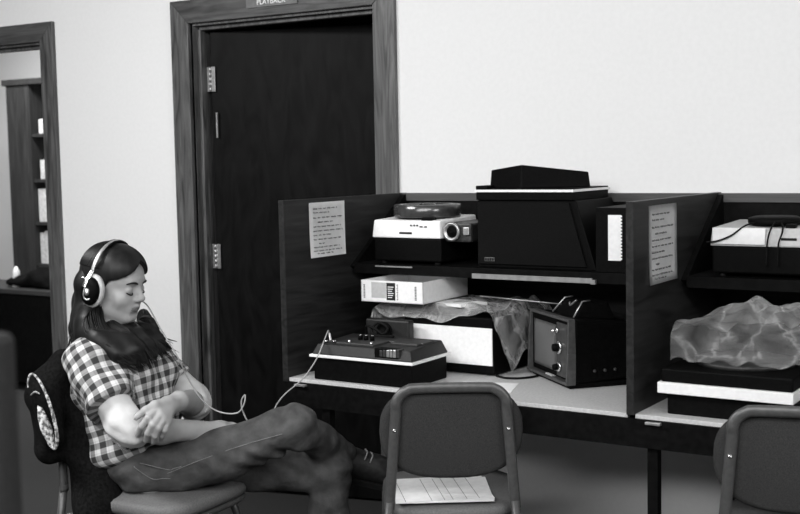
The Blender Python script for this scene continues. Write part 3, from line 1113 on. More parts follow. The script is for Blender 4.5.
# ------------------------------------------------------------------ second bay
p2 = carousel(1.262, -0.36, 1.152, 0.36, 'pale slide projector partly under white papers on the right bay shelf', 'slide_projector')
mb = MB()
mb.hexa([(1.262, -0.362, 1.152), (1.622, -0.362, 1.152), (1.622, -0.090, 1.152), (1.262, -0.090, 1.152)],
        [(1.267, -0.356, 1.206), (1.617, -0.356, 1.206), (1.617, -0.095, 1.216), (1.267, -0.095, 1.216)], 0.005)
mb.build('upper_case', 'cream', p2)
mb = MB()
mb.box((1.468, -0.3625, 1.172), (1.512, -0.358, 1.179), 0.001)
mb.build('name_plate', 'ink_dark', p2)
mb = MB()
mb.box((1.478, -0.352, 1.206), (1.505, -0.325, 1.218), 0.002)
mb.build('selector', 'black', p2)
mb = MB()
mb.lathe([(0, 0), (0.075, 0), (0.078, 0.006), (0.078, 0.018), (0.06, 0.024), (0.0, 0.026)], 40, Matrix.Translation((1.425, -0.26, 1.2125)))
tag(mb.build('black_dish', 'black'), 'round flat black lid on the pale projector in the right bay', 'lid')
mb = MB()
mb.hexa([(1.272, -0.3665, 1.159), (1.424, -0.3665, 1.159), (1.424, -0.3655, 1.159), (1.272, -0.3655, 1.159)],
        [(1.272, -0.3665, 1.206), (1.426, -0.3665, 1.206), (1.426, -0.3635, 1.206), (1.272, -0.3635, 1.206)])
tag(mb.build('hanging_paper', 'paper'), 'white sheet propped against the front of the pale projector in the right bay', 'paper')
for pts, lab in (([(1.255, -0.372, 1.163), (1.29, -0.374, 1.168), (1.33, -0.373, 1.185), (1.365, -0.36, 1.212), (1.39, -0.32, 1.222)], 'black lead looping across the propped white sheet on the right bay shelf'),
                 ([(1.430, -0.372, 1.10), (1.432, -0.372, 1.16), (1.440, -0.37, 1.20), (1.445, -0.34, 1.222)], 'black lead hanging straight down at the edge of the propped white sheet'),
                 ([(1.462, -0.372, 1.10), (1.464, -0.372, 1.16), (1.474, -0.37, 1.195), (1.468, -0.345, 1.214), (1.452, -0.31, 1.226)], 'black lead hanging down over the pale front of the right bay projector')):
    mb = MB()
    mb.tube(pts, 0.0026, 8)
    tag(mb.build('black_lead', 'black_cord'), lab, 'cord')

tt = thing('turntable_unit', 'black flat machine with a broad white front strip on the right bay desk', 'turntable', (1.43, -0.53, DZ))
mb = MB()
mb.box((1.256, -0.700, DZ), (1.612, -0.350, 0.776), 0.004)
mb.build('base', 'black', tt)
mb = MB()
mb.box((1.236, -0.722, 0.776), (1.600, -0.34, 0.806), 0.002)
mb.build('front_strip', 'white', tt)
mb = MB()
mb.box((1.243, -0.712, 0.806), (1.597, -0.345, 0.842), 0.004)
mb.build('deck', 'black', tt)
mb = MB()
mb.lathe([(0, 0), (0.135, 0), (0.137, 0.012), (0.0, 0.014)], 48, Matrix.Translation((1.42, -0.53, 0.842)))
mb.build('platter', 'charcoal', tt)


def bag(u, v):
    x = 1.262 + 0.42 * u
    y = -0.690 + 0.33 * v
    e = min(1.0, u / 0.38)
    e = e * e * (3 - 2 * e)
    arch = math.sin(math.pi * min(1.0, 0.10 + 0.80 * v)) ** 0.6
    hgt = (0.085 + 0.065 * e) * arch * min(1.0, v / 0.30 + 0.12)
    ridge = 0.010 * math.exp(-((u - 0.30 - 0.30 * v) / 0.07) ** 2) + 0.010 * math.exp(-((u - 0.62 + 0.35 * v) / 0.06) ** 2) - 0.010 * math.exp(-((u - 0.46 - 0.1 * v) / 0.06) ** 2)
    z = 0.858 + hgt + ridge * arch * min(1.0, v * 3) + 0.005 * math.sin(26 * u + 15 * v) + 0.004 * math.sin(41 * u - 25 * v)
    return (x - 0.04 * math.sin(math.pi * v) * (1 - e), y + 0.010 * math.sin(17 * u), max(z, 0.8575))


tag(sheet('polythene_bag', bag, 110, 56, 'plastic'), 'puffed clear polythene bag lying over the black machine in the right bay', 'plastic bag')

# ------------------------------------------------------------------ padded metal chairs
def se(t, a, b, n=3.2):
    c, s = math.cos(t), math.sin(t)
    return (a * math.copysign(abs(c) ** (2 / n), c), b * math.copysign(abs(s) ** (2 / n), s))


def make_chair(label, group, loc, rz):
    t = thing('padded_chair', label, 'chair', loc, rz, group)
    F = frame(loc, rz)
    # inverted-U frame of flattened tube, running down into the rear legs
    lean = lambda z: -0.012 - (z - 0.45) * 0.10
    side = lambda z: 0.150 + (0.77 - z) * 0.085
    arc = []
    for z in (0.44, 0.52, 0.60, 0.68, 0.725):
        arc.append((-side(z), lean(z), z))
    for a in (168, 150, 130, 112, 98):
        arc.append((-0.098 + 0.056 * math.cos(R(a)), lean(0.78), 0.738 + 0.052 * math.sin(R(a))))
    arc += [(-0.05, lean(0.79), 0.791), (0.05, lean(0.79), 0.791)]
    full = arc + [(-x, y, z) for x, y, z in arc[::-1][2:]]
    m = MB(F)
    m.tube(full, 0.0135, 12, flat=(0.72, 1.12), up=(0, 1, 0))
    bf = m.build('back_frame', 'chair_metal', t)
    for s in (-1, 1):
        m = MB(F @ Matrix.Translation((s * side(0.672), lean(0.672) - 0.0085, 0.672)) @ Matrix.Rotation(R(90), 4, 'X'))
        m.lathe([(0, 0), (0.0062, 0), (0.005, 0.003), (0, 0.0042)], 14)
        m.build('rivet', 'chrome', bf)
    # back cushion in front of the frame
    m = MB(F)
    N, K = 48, 7
    rings = []
    prof = [(0.90, 0.002), (0.965, 0.004), (1.0, 0.013), (1.0, 0.026), (0.965, 0.038), (0.88, 0.046), (0.5, 0.050)]
    for (s, dy) in prof:
        ring = []
        for i in range(N):
            x, z = se(2 * math.pi * i / N, 0.202, 0.136, 2.9)
            zz = 0.660 + z * s
            w = 1.0 - 0.10 * max(0, (zz - 0.66) / 0.136) ** 2 - 0.10 * max(0, (0.66 - zz) / 0.136) ** 2
            xx = x * s * w
            ring.append(m.bm.verts.new((xx, lean(zz) + 0.006 + dy + 0.35 * xx * xx, zz)))
        rings.append(ring)
    for a in range(len(rings) - 1):
        for i in range(N):
            m.bm.faces.new((rings[a][i], rings[a][(i + 1) % N], rings[a + 1][(i + 1) % N], rings[a + 1][i]))
    m.bm.faces.new(rings[0][::-1])
    m.bm.faces.new(rings[-1])
    m._place(m.bm.verts[:])
    m.build('backrest', 'chair_fabric', t, True)
    # seat cushion over a metal pan
    def slab(z0, z1, a, b, cy, rnd, mt, nm):
        q = MB(F)
        rs = []
        for (s, z) in ((0.93, z0), (0.985, z0 + 0.15 * (z1 - z0)), (1.0, z0 + 0.45 * (z1 - z0)), (0.985, z1 - 0.18 * (z1 - z0)), (0.93, z1 - 0.03 * (z1 - z0)), (0.6, z1 + rnd), (0.2, z1 + rnd * 1.2)):
            ring = []
            for i in range(56):
                x, y = se(2 * math.pi * i / 56, a, b, 4.0)
                tp_ = 1.0 + 0.06 * y / b
                ring.append(q.bm.verts.new((x * s * tp_, cy + y * s, z)))
            rs.append(ring)
        for k in range(len(rs) - 1):
            for i in range(56):
                q.bm.faces.new((rs[k][i], rs[k][(i + 1) % 56], rs[k + 1][(i + 1) % 56], rs[k + 1][i]))
        q.bm.faces.new(rs[0][::-1])
        q.bm.faces.new(rs[-1])
        q._place(q.bm.verts[:])
        return q.build(nm, mt, t, True)
    slab(0.402, 0.442, 0.200, 0.222, 0.205, 0.008, 'seat_vinyl', 'seat')
    slab(0.382, 0.404, 0.196, 0.218, 0.205, 0.0, 'chair_metal', 'seat_pan')
    for s in (-1, 1):
        m = MB(F)
        m.tube([(s * side(0.46), lean(0.46), 0.46), (s * 0.190, -0.030, 0.30), (s * 0.200, -0.085, 0.0)], [0.0125, 0.0125, 0.011], 12, smooth=False)
        lg = m.build('leg', 'chair_metal', t)
        m = MB(F)
        m.lathe([(0, 0), (0.014, 0), (0.014, 0.022), (0, 0.022)], 12, Matrix.Translation((s * 0.200, -0.084, 0)))
        m.build('leg_tip', 'sole', lg)
        m = MB(F)
        m.tube([(s * 0.178, 0.02, 0.370), (s * 0.178, 0.20, 0.370), (s * 0.178, 0.285, 0.366), (s * 0.180, 0.335, 0.355), (s * 0.186, 0.362, 0.25), (s * 0.192, 0.385, 0.0)], [0.0125] * 5 + [0.011], 12)
        lg = m.build('leg', 'chair_metal', t)
        m = MB(F)
        m.lathe([(0, 0), (0.014, 0), (0.014, 0.022), (0, 0.022)], 12, Matrix.Translation((s * 0.192, 0.385, 0)))
        m.build('leg_tip', 'sole', lg)
    m = MB(F)
    m.tube([(-0.184, 0.0, 0.367), (0.184, 0.0, 0.367)], 0.010, 10, smooth=False).tube([(-0.178, 0.27, 0.370), (0.178, 0.27, 0.370)], 0.010, 10, smooth=False)
    m.build('stretcher', 'chair_metal', t)
    return t


def dup(root, loc, rz, label):
    r = root.copy()
    COL.objects.link(r)
    r.location, r.rotation_euler = loc, (0, 0, rz)
    r['label'] = label
    for ch in list(root.children):
        c = ch.copy()
        COL.objects.link(c)
        c.parent = r
        for g in list(ch.children):
            d = g.copy()
            COL.objects.link(d)
            d.parent = c
    return r


CH1 = (0.7145, -0.9445, 0)
ch = make_chair('padded metal chair with sheets of paper on its seat, drawn up to the left bay', 'padded metal chairs', CH1, R(32.5))
CH2 = (1.6370, -0.8234, 0.6362)
CH2 = (CH2[0], CH2[1], 0)
dup(ch, CH2, R(15), 'padded metal chair with an empty seat at the right bay, cut by the right edge')
CH3 = (-0.3336, -1.2479, 0.6092)
CH3 = (CH3[0], CH3[1], 0)
CH3R = R(-86)
c3 = dup(ch, CH3, CH3R, 'padded metal chair the woman sits on, black coat over its back')
c3.scale = (1, 1, 1.05)

# sheets of listing paper on the near chair's seat
F1 = frame((CH1[0], CH1[1], 0.4535), R(32.5))
pp = thing('paper_stack', 'white ruled sheets lying on the seat of the near chair', 'paper', (CH1[0] - 0.1, CH1[1] + 0.12, 0.4535), 0)
mb = MB(F1)
for k in range(3):
    rot = Matrix.Rotation(R(2 + 3 * k), 4, 'Z')
    mb.box((-0.160 + 0.004 * k, 0.000 + 0.006 * k, 0.0008 * k), (0.120 + 0.003 * k, 0.260 + 0.004 * k, 0.0008 * k + 0.0006), mat=rot)
mb.build('sheets', 'paper', pp)
mb = MB(F1)
rot = Matrix.Rotation(R(8), 4, 'Z')
for x in (-0.130, -0.055, -0.018, 0.006, 0.046, 0.082):
    mb.box((x, 0.020, 0.00245), (x + 0.0014, 0.25, 0.0027), mat=rot)
mb.build('ruled_lines', 'ink', pp)

# ------------------------------------------------------------------ the seated young woman
RH = np.array((0.8406, 0.5416, 0.0))
FH = np.array((-0.5416, 0.8406, 0.0))
UP = np.array((0.0, 0.0, 1.0))


def facing(deg):
    c, s = math.cos(R(deg)), math.sin(R(deg))
    f = c * RH - s * FH
    l = np.cross(UP, f)
    return f, l


def pitched(deg, pitch, roll=0.0):
    f, l = facing(deg)
    f2 = math.cos(R(pitch)) * f - math.sin(R(pitch)) * UP
    u2 = np.cross(f2, l)
    l3 = math.cos(R(roll)) * l + math.sin(R(roll)) * u2
    u3 = np.cross(f2, l3)
    return np.array((f2, l3, u3))


HC = np.array((-0.2522, -1.2817, 1.0614))
HA = pitched(21, 11)


def H(x, y, z):
    return HC + x * HA[0] + y * HA[1] + z * HA[2]


def hE(c, r, k=0.01):
    return ell(H(*c), HA, r, k)


def hC(a, b, ra, rb, k=0.008):
    return cone(H(*a), H(*b), ra, rb, k)


ROOT = (-0.1549, -1.2503, 0.5073)
wo = thing('person', 'young woman in a plaid shirt and jeans seated cross-legged with folded arms and headphones', 'person', (ROOT[0], ROOT[1], 0.0))

# joints
NB = np.array((-0.2776, -1.2651, 0.9130))
CHC = np.array((-0.2337, -1.2735, 0.7838))
BEL = np.array((-0.1993, -1.2652, 0.6457))
PEL = np.array((-0.1633, -1.2396, 0.5497))
RS, RE, RW = np.array((-0.2129, -1.4083, 0.8549)), np.array((-0.0468, -1.4384, 0.6765)), np.array((0.0315, -1.1422, 0.6274))
LS, LE, LW = np.array((-0.2893, -1.1152, 0.8161)), np.array((-0.1396, -1.0568, 0.6736)), np.array((0.0090, -1.2887, 0.7398))
RHIP, RKN, RAN = np.array((-0.1048, -1.3010, 0.5135)), np.array((0.2718, -1.0921, 0.6551)), np.array((0.2153, -0.7516, 0.4836))
LHIP, LKN, LAN = np.array((-0.1350, -1.1418, 0.5095)), np.array((0.2411, -0.8795, 0.4713)), np.array((0.2221, -0.8771, 0.1381))
TA = np.array((facing(30)[0], facing(30)[1], UP))
axis = (NB - PEL) / np.linalg.norm(NB - PEL)
lat = facing(30)[1]
fw_ = np.cross(lat, axis)
TA = np.array((fw_, lat, axis))

# left hand, laid over the right forearm; fingers hang down its near side
def hand(wrist, palm_c, knuckles, fingers, thumb, k=0.004):
    pr = [cone(wrist, palm_c, 0.025, 0.029, 0.02)]
    for kn in knuckles:
        pr.append(cone(palm_c, kn, 0.020, 0.0125, 0.012))
    for kn, fg, rr in zip(knuckles, fingers, (0.0098, 0.0103, 0.0098, 0.0086)):
        pts = [kn] + list(fg)
        rs = [rr * 1.12, rr * 1.04, rr * 0.95, rr * 0.80][:len(pts)]
        pr += chain(pts, rs, k)
    rs = [0.016, 0.0125, 0.0108, 0.0088]
    pr += chain(thumb, rs[:len(thumb)], 0.008)
    return pr


A_ = np.array
lh = hand(LW, A_((0.0246, -1.3504, 0.7382)),
          [A_((0.0458, -1.4140, 0.7423)), A_((0.0591, -1.4185, 0.7304)), A_((0.0676, -1.4143, 0.7178)), A_((0.0702, -1.4018, 0.7072))],
          [(A_((0.0503, -1.4543, 0.7281)), A_((0.0313, -1.4631, 0.7027)), A_((0.0047, -1.4531, 0.6753))),
           (A_((0.0648, -1.4527, 0.7098)), A_((0.0469, -1.4549, 0.6845)), A_((0.0250, -1.4417, 0.6582))),
           (A_((0.0743, -1.4417, 0.6988)), A_((0.0597, -1.4414, 0.6761)), A_((0.0391, -1.4272, 0.6525))),
           (A_((0.0778, -1.4225, 0.6897)), A_((0.0619, -1.4166, 0.6712)), A_((0.0448, -1.4055, 0.6542)))],
          [A_((0.0348, -1.3604, 0.7525)), A_((0.0396, -1.4167, 0.7549)), A_((0.0285, -1.4429, 0.7433)), A_((0.0070, -1.4587, 0.7245))])
RHD = A_((0.0457, -1.0407, 0.5958))
rdir = (RHD - RW) / np.linalg.norm(RHD - RW)
sid = facing(30)[1]
kns = [RW + rdir * 0.085 + UP * 0.006 + sid * s for s in (-0.026, -0.009, 0.009, 0.025)]
fgs = [(k_ + rdir * 0.035 - UP * 0.008, k_ + rdir * 0.055 - UP * 0.026, k_ + rdir * 0.062 - UP * 0.042) for k_ in kns]
rh = hand(RW, RW + rdir * 0.045, kns, fgs, [RW + rdir * 0.02 + sid * 0.015, RW + rdir * 0.05 + sid * 0.045 - UP * 0.01, RW + rdir * 0.078 + sid * 0.055 - UP * 0.02])

head = [
    hE((-0.010, 0, 0.041), (0.088, 0.074, 0.081), 0.01),
    hE((0.034, 0, -0.014), (0.058, 0.060, 0.080), 0.03),
    hE((0.040, 0, 0.045), (0.050, 0.060, 0.050), 0.02),
    hC((0.000, 0.048, -0.045), (0.062, 0.016, -0.078), 0.020, 0.017, 0.025),
    hC((0.000, -0.048, -0.045), (0.062, -0.016, -0.078), 0.020, 0.017, 0.025),
    hC((0.076, -0.008, -0.079), (0.076, 0.008, -0.079), 0.0135, 0.0135, 0.015),
    hE((0.058, 0.036, -0.022), (0.024, 0.022, 0.022), 0.02),
    hE((0.058, -0.036, -0.022), (0.024, 0.022, 0.022), 0.02),
    hE((0.070, 0, -0.046), (0.025, 0.032, 0.026), 0.015),
    hC((0.083, -0.028, 0.029), (0.083, 0.028, 0.029), 0.008, 0.008, 0.018),
    cut(hE((0.100, 0.031, 0.009), (0.020, 0.018, 0.013), 0.014)),
    cut(hE((0.100, -0.031, 0.009), (0.020, 0.018, 0.013), 0.014)),
    hE((0.0765, 0.031, 0.007), (0.0125, 0.0150, 0.0125), 0.003),
    hE((0.0765, -0.031, 0.007), (0.0125, 0.0150, 0.0125), 0.003),
    hC((0.086, 0, 0.020), (0.107, 0, -0.014), 0.0075, 0.0085, 0.012),
    hC((0.107, 0, -0.014), (0.096, 0, -0.026), 0.0085, 0.006, 0.008),
    hE((0.0965, 0.011, -0.0205), (0.011, 0.0068, 0.0075), 0.006),
    hE((0.0965, -0.011, -0.0205), (0.011, 0.0068, 0.0075), 0.006),
    hC((0.084, 0.022, -0.047), (0.0955, 0.004, -0.0425), 0.0035, 0.0056, 0.004),
    hC((0.084, -0.022, -0.047), (0.0955, -0.004, -0.0425), 0.0035, 0.0056, 0.004),
    hC((0.0955, 0.004, -0.0425), (0.0955, -0.004, -0.0425), 0.0056, 0.0056, 0.004),
    hC((0.084, 0.020, -0.050), (0.092, 0.0, -0.0555), 0.0035, 0.0068, 0.004),
    hC((0.084, -0.020, -0.050), (0.092, 0.0, -0.0555), 0.0035, 0.0068, 0.004),
    cut(hC((0.1005, -0.018, -0.0492), (0.1005, 0.018, -0.0492), 0.0032, 0.0032, 0.003)),
    cut(hC((0.094, -0.012, -0.0655), (0.094, 0.012, -0.0655), 0.006, 0.006, 0.010)),
    hE((-0.006, 0.074, 0.0), (0.018, 0.008, 0.031), 0.006),
    hE((-0.006, -0.074, 0.0), (0.018, 0.008, 0.031), 0.006),
    cone(H(-0.030, 0, -0.045), NB + UP * 0.0, 0.054, 0.060, 0.03),
]
core = [cone(NB, CHC, 0.06, 0.10, 0.04), cone(CHC, PEL, 0.10, 0.10, 0.05), cone(RS, NB, 0.045, 0.05, 0.03), cone(LS, NB, 0.045, 0.05, 0.03),
        cone(RHIP, PEL, 0.07, 0.09, 0.04), cone(LHIP, PEL, 0.07, 0.09, 0.04)]
arms = [cone(RS, RE, 0.038, 0.028, 0.02), cone(RE, RE + (RW - RE) * 0.35, 0.030, 0.0365, 0.02), cone(RE + (RW - RE) * 0.35, RW, 0.0365, 0.024, 0.02),
        cone(LS, LE, 0.040, 0.034, 0.02), cone(LE, LE + (LW - LE) * 0.35, 0.036, 0.036, 0.02), cone(LE + (LW - LE) * 0.35, LW, 0.036, 0.025, 0.02)]
legs_core = chain([RHIP, RKN, RAN], [0.055, 0.042, 0.022], 0.02) + chain([LHIP, LKN, LAN], [0.055, 0.042, 0.030], 0.02)
FDIR = A_((0.3639, -0.6367, 0.4368)) - RAN
FDIR = FDIR / np.linalg.norm(FDIR)
feet = [cone(RAN, RAN + FDIR * 0.09 - UP * 0.030, 0.022, 0.012, 0.02), cone(LAN, LAN + A_((0.12, -0.02, -0.02)), 0.026, 0.018, 0.02)]
body = sdf('body', head + core + arms + legs_core + feet + lh + rh, 0.003, 'skin', wo, smooth=2)
me = body.data
me.materials.append(M['lip'])
winv = world_of(wo)
for poly in me.polygons:
    q = np.array(winv @ poly.center) - HC
    x, y, z = q @ HA[0], q @ HA[1], q @ HA[2]
    if x > 0.084 and abs(y) < 0.0215 and abs(z + 0.0485) < 0.0100 * (1 - (abs(y) / 0.028) ** 2):
        poly.material_index = 1
for s, nm in ((-1, 'near'), (1, 'far')):
    m = MB()
    m.tube([tuple(H(x, s * y, z)) for x, y, z in ((0.0950, 0.013, 0.0275), (0.0955, 0.024, 0.0315), (0.0905, 0.036, 0.0320), (0.0785, 0.047, 0.0265))], [0.0022, 0.0034, 0.0030, 0.0012], 8)
    m.build('eyebrow', 'hair', wo)
    m = MB()
    m.tube([tuple(H(x, s * y, z)) for x, y, z in ((0.0840, 0.0185, -0.0005), (0.0895, 0.025, -0.0030), (0.0905, 0.031, -0.0042), (0.0880, 0.038, -0.0028), (0.0805, 0.0450, 0.0008))], [0.0010, 0.0019, 0.0023, 0.0022, 0.0010], 8)
    m.build('eyelashes', 'ink_dark', wo)

# --- hair: a cap with a centre parting and long falls over both shoulders
def cap_clip(X, Y, Z):
    px, py, pz = X - HC[0], Y - HC[1], Z - HC[2]
    x = px * HA[0][0] + py * HA[0][1] + pz * HA[0][2]
    y = px * HA[1][0] + py * HA[1][1] + pz * HA[1][2]
    z = px * HA[2][0] + py * HA[2][1] + pz * HA[2][2]
    # face opening: ahead of the temples, under the fringe line
    face = np.minimum(x - 0.018 - 0.66 * np.maximum(z - 0.004, 0), 0.096 - 0.85 * np.abs(y) - z)
    low = np.where(z < -0.005, x + 0.004 - 0.25 * (z + 0.005), -1.0)
    jaw = np.minimum(np.where(z < -0.005, x - 0.012, -1.0), 0.05)
    return np.maximum(face, jaw)


def wav(X, Y, Z):
    return (0.0016 * np.sin(X * 330 + 26 * np.sin(Z * 9)) * np.sin(Y * 300 + Z * 25) + 0.0022 * np.sin((X * 0.84 + Y * 0.54) * 190 + 7 * np.sin(Z * 16)))


hcap = [hE((-0.040, 0, 0.005), (0.060, 0.078, 0.095), 0.04), hE((-0.008, 0, 0.042), (0.097, 0.083, 0.090), 0.01), hE((0.030, 0, 0.054), (0.070, 0.070, 0.066), 0.03)]
near = [(-0.2683, -1.3440, 1.0196), (-0.2489, -1.3728, 0.9649), (-0.1853, -1.3963, 0.9164), (-0.1320, -1.3834, 0.8805), (-0.0925, -1.3607, 0.8539)]
near2 = [(-0.3017, -1.3159, 1.0388), (-0.2997, -1.3447, 0.9763), (-0.2475, -1.3877, 0.9257), (-0.1748, -1.4034, 0.8978)]
backf = [(-0.3236, -1.2643, 1.0992), (-0.3665, -1.2654, 1.0058), (-0.3693, -1.2992, 0.9240), (-0.3550, -1.3307, 0.8744)]
chest = [(-0.2165, -1.3301, 0.9436), (-0.1492, -1.3490, 0.9180), (-0.1033, -1.3403, 0.8879), (-0.0816, -1.3237, 0.8548)]
midf = [(-0.2561, -1.2592, 0.9531), (-0.1708, -1.2799, 0.9130), (-0.1161, -1.2830, 0.8874), (-0.0885, -1.2797, 0.8623)]
farf = [(-0.2582, -1.1520, 0.9643), (-0.2036, -1.1922, 0.9263), (-0.1511, -1.2095, 0.8925), (-0.1041, -1.2171, 0.8727)]
fall_r = {'near': [0.026, 0.037, 0.037, 0.026, 0.008], 'near2': [0.034, 0.036, 0.030, 0.014], 'backf': [0.048, 0.048, 0.034, 0.010],
          'chest': [0.024, 0.031, 0.024, 0.008], 'midf': [0.022, 0.030, 0.022, 0.008], 'farf': [0.014, 0.028, 0.021, 0.006]}
fall_g = {'near': near, 'near2': near2, 'backf': backf, 'chest': chest, 'midf': midf, 'farf': farf}
falls = []
longb = [tuple(H(-0.040, -0.034, 0.060)), tuple(H(-0.052, -0.038, 0.000)), (-0.3008, -1.3183, 1.0090), (-0.3038, -1.3502, 0.9468), (-0.2918, -1.3720, 0.8908)]
fall_g['longb'], fall_r['longb'] = longb, [0.034, 0.040, 0.036, 0.028, 0.010]
longc = [tuple(H(-0.044, 0.010, 0.060)), tuple(H(-0.056, 0.010, 0.000)), (-0.3435, -1.2749, 1.0019), (-0.3492, -1.3093, 0.9327), (-0.3399, -1.3325, 0.8788)]
fall_g['longc'], fall_r['longc'] = longc, [0.034, 0.041, 0.038, 0.028, 0.010]
for nm, g_ in fall_g.items():
    falls += chain(g_, fall_r[nm], 0.03)
hair = sdf('hair', hcap, 0.003, 'hair', wo, clip=cap_clip, smooth=2)


def fall_clip(X, Y, Z):
    px, py, pz = X - HC[0], Y - HC[1], Z - HC[2]
    x = px * HA[0][0] + py * HA[0][1] + pz * HA[0][2]
    y = px * HA[1][0] + py * HA[1][1] + pz * HA[1][2]
    z = px * HA[2][0] + py * HA[2][1] + pz * HA[2][2]
    return np.minimum(np.minimum(z + 0.098, x - 0.010), 0.068 - y)


fl = sdf('hair_fall', falls, 0.0035, 'hair', hair, clip=fall_clip, smooth=3)
locks = MB()
rg = random.Random(11)


def strands(guide, radii, count, i0=0, th0=0, th1=2 * math.pi, w=0.0015, rag=0.02):
    """fine strands lying on the surface of one fall, each keeping its own bearing round it"""
    G = [Vector(p_) for p_ in guide]
    for k in range(count):
        th = rg.uniform(th0, th1)
        sc = rg.uniform(0.90, 1.03)
        ph, am = rg.uniform(0, 6.28), rg.uniform(0.0, 0.006)
        end = Vector((rg.gauss(0, rag * 0.5), rg.gauss(0, rag * 0.5), rg.uniform(-rag, rag * 0.5)))
        pts = []
        for i in range(i0, len(G)):
            t = (G[min(i + 1, len(G) - 1)] - G[max(i - 1, 0)]).normalized()
            e1 = Vector(FH) - t * t.dot(Vector(FH))
            e1.normalize()
            e2 = t.cross(e1)
            q = th + am * 20 * math.sin(ph + i)
            p_ = G[i] + (e1 * math.cos(q) + e2 * math.sin(q)) * radii[i] * sc
            if i == len(G) - 1:
                p_ += end
            pts.append(p_)
        locks.tube(pts, [w] * (len(pts) - 1) + [w * 0.3], 4)


for nm, g_ in fall_g.items():
    strands(g_, [r_ + 0.001 + (0.010 if i == len(g_) - 1 else 0) for i, r_ in enumerate(fall_r[nm])], 120, 0, rag=0.022)
# combed strands on the cap, falling from the parting to either side
for k in range(420):
    s_ = -1 if k % 4 else 1
    x0 = rg.uniform(-0.098, 0.075)
    pts = []
    for i in range(7):
        t = i / 6
        ang = (0.04 + 1.32 * t)
        x = x0 * (1 - 0.25 * t) - (0.030 + 0.02 * (x0 > 0.03)) * t ** 1.4
        sec = math.sqrt(max(0.02, 1 - ((x + 0.008) / 0.0985) ** 2))
        y, z = 0.0855 * sec * math.sin(ang), 0.042 + 0.0915 * sec * math.cos(ang)
        if x > 0.0 and z < (x - 0.014) / 0.66 + 0.006 and z < 0.096 - 0.85 * y:
            break
        pts.append(tuple(H(x, s_ * y, z)))
    if len(pts) > 2:
        locks.tube(pts, [0.0011] + [0.0015] * (len(pts) - 2) + [0.0009], 4)
locks.build('locks', 'hair', hair)

# --- plaid shirt: baggy body with short sleeves
def torso_uv(P):
    d = P - PEL
    v = d @ axis
    f, l = d @ fw_, d @ lat
    u = np.arctan2(f, -l) * 0.150
    out = np.zeros_like(P)
    out[:, 0], out[:, 1] = u, v
    for S, E in ((RS, RE), (LS, LE)):
        a = (E - S) / np.linalg.norm(E - S)
        q = P - S
        t = q @ a
        w = q - np.outer(t, a)
        rad = np.linalg.norm(w, axis=1)
        b1 = np.cross(a, lat)
        b1 /= np.linalg.norm(b1)
        b2 = np.cross(a, b1)
        ang = np.arctan2(w @ b2, w @ b1)
        side = ((P - NB) @ lat) * (1 if S is LS else -1)
        m = (t > -0.05) & (rad < 0.095) & (side > 0.105)
        out[m, 0] = (ang * 0.066)[m]
        out[m, 1] = (-t + 0.013)[m]
    return out


rsl, lsl = (RE - RS) / np.linalg.norm(RE - RS), (LE - LS) / np.linalg.norm(LE - LS)
SHR = RS - lat * 0.012 + rsl * 0.150
SHL = LS + lat * 0.0 + lsl * 0.125
shirt_p = [
    ell(CHC + fw_ * 0.004, TA, (0.128, 0.178, 0.150), 0.05),
    ell(BEL - fw_ * 0.004, TA, (0.128, 0.165, 0.120), 0.05),
    ell(CHC + fw_ * 0.060 - lat * 0.070 - axis * 0.012, TA, (0.070, 0.072, 0.070), 0.04),
    ell(CHC + fw_ * 0.060 + lat * 0.070 - axis * 0.012, TA, (0.070, 0.072, 0.070), 0.04),
    cone(NB - axis * 0.02, RS + axis * 0.005, 0.062, 0.066, 0.05), cone(NB - axis * 0.02, LS + axis * 0.005, 0.062, 0.066, 0.05),
    cone(RS, SHR, 0.066, 0.071, 0.04), cone(LS, SHL, 0.062, 0.066, 0.04),
    ell(PEL + axis * 0.045 - fw_ * 0.012 - lat * 0.05, TA, (0.115, 0.125, 0.070), 0.05),
]


def shirt_warp(X, Y, Z):
    s = (X - PEL[0]) * axis[0] + (Y - PEL[1]) * axis[1] + (Z - PEL[2]) * axis[2]
    l = (X - PEL[0]) * lat[0] + (Y - PEL[1]) * lat[1]
    return 0.0035 * np.sin(s * 62 + l * 30 + 2 * np.sin(l * 22)) + 0.003 * np.sin(s * 33 - l * 55)


def shirt_clip(X, Y, Z):
    def pl(p, n):
        return (X - p[0]) * n[0] + (Y - p[1]) * n[1] + (Z - p[2]) * n[2]
    side_r = -((X - NB[0]) * lat[0] + (Y - NB[1]) * lat[1] + (Z - NB[2]) * lat[2])
    hem_r = np.minimum(pl(SHR, rsl), np.minimum(side_r - 0.085, 0.085 - np.sqrt((X - SHR[0]) ** 2 + (Y - SHR[1]) ** 2 + (Z - SHR[2]) ** 2) + 0.02))
    hem_l = np.minimum(pl(SHL, lsl), np.minimum(-side_r - 0.110, 0.105 - np.sqrt((X - SHL[0]) ** 2 + (Y - SHL[1]) ** 2 + (Z - SHL[2]) ** 2)))
    hem = -pl(PEL - axis * 0.010 - fw_ * 0.02, axis)
    return np.maximum(np.maximum(hem_r, hem_l), hem)


shirt = sdf('shirt', shirt_p, 0.004, 'plaid', wo, clip=shirt_clip, warp=shirt_warp, attr=lambda P: torso_uv(P + A_((wo.location.x, wo.location.y, 0)) * 0), smooth=2)
m = MB()
for s in (-1, 1):
    a0, a1, a2 = NB + s * lat * 0.064 - fw_ * 0.02 + axis * 0.010, NB + s * lat * 0.062 + fw_ * 0.055 - axis * 0.012, NB + s * lat * 0.045 + fw_ * 0.120 - axis * 0.055
    b0, b1, b2 = a0 + s * lat * 0.020 - axis * 0.03, a1 + s * lat * 0.030 - axis * 0.025, a2 + s * lat * 0.045 + fw_ * 0.01
    m.tube([tuple(a0), tuple(a1), tuple(a2)], [0.010, 0.012, 0.008], 8, flat=(1.8, 0.5))
m.build('collar', 'plaid', shirt)

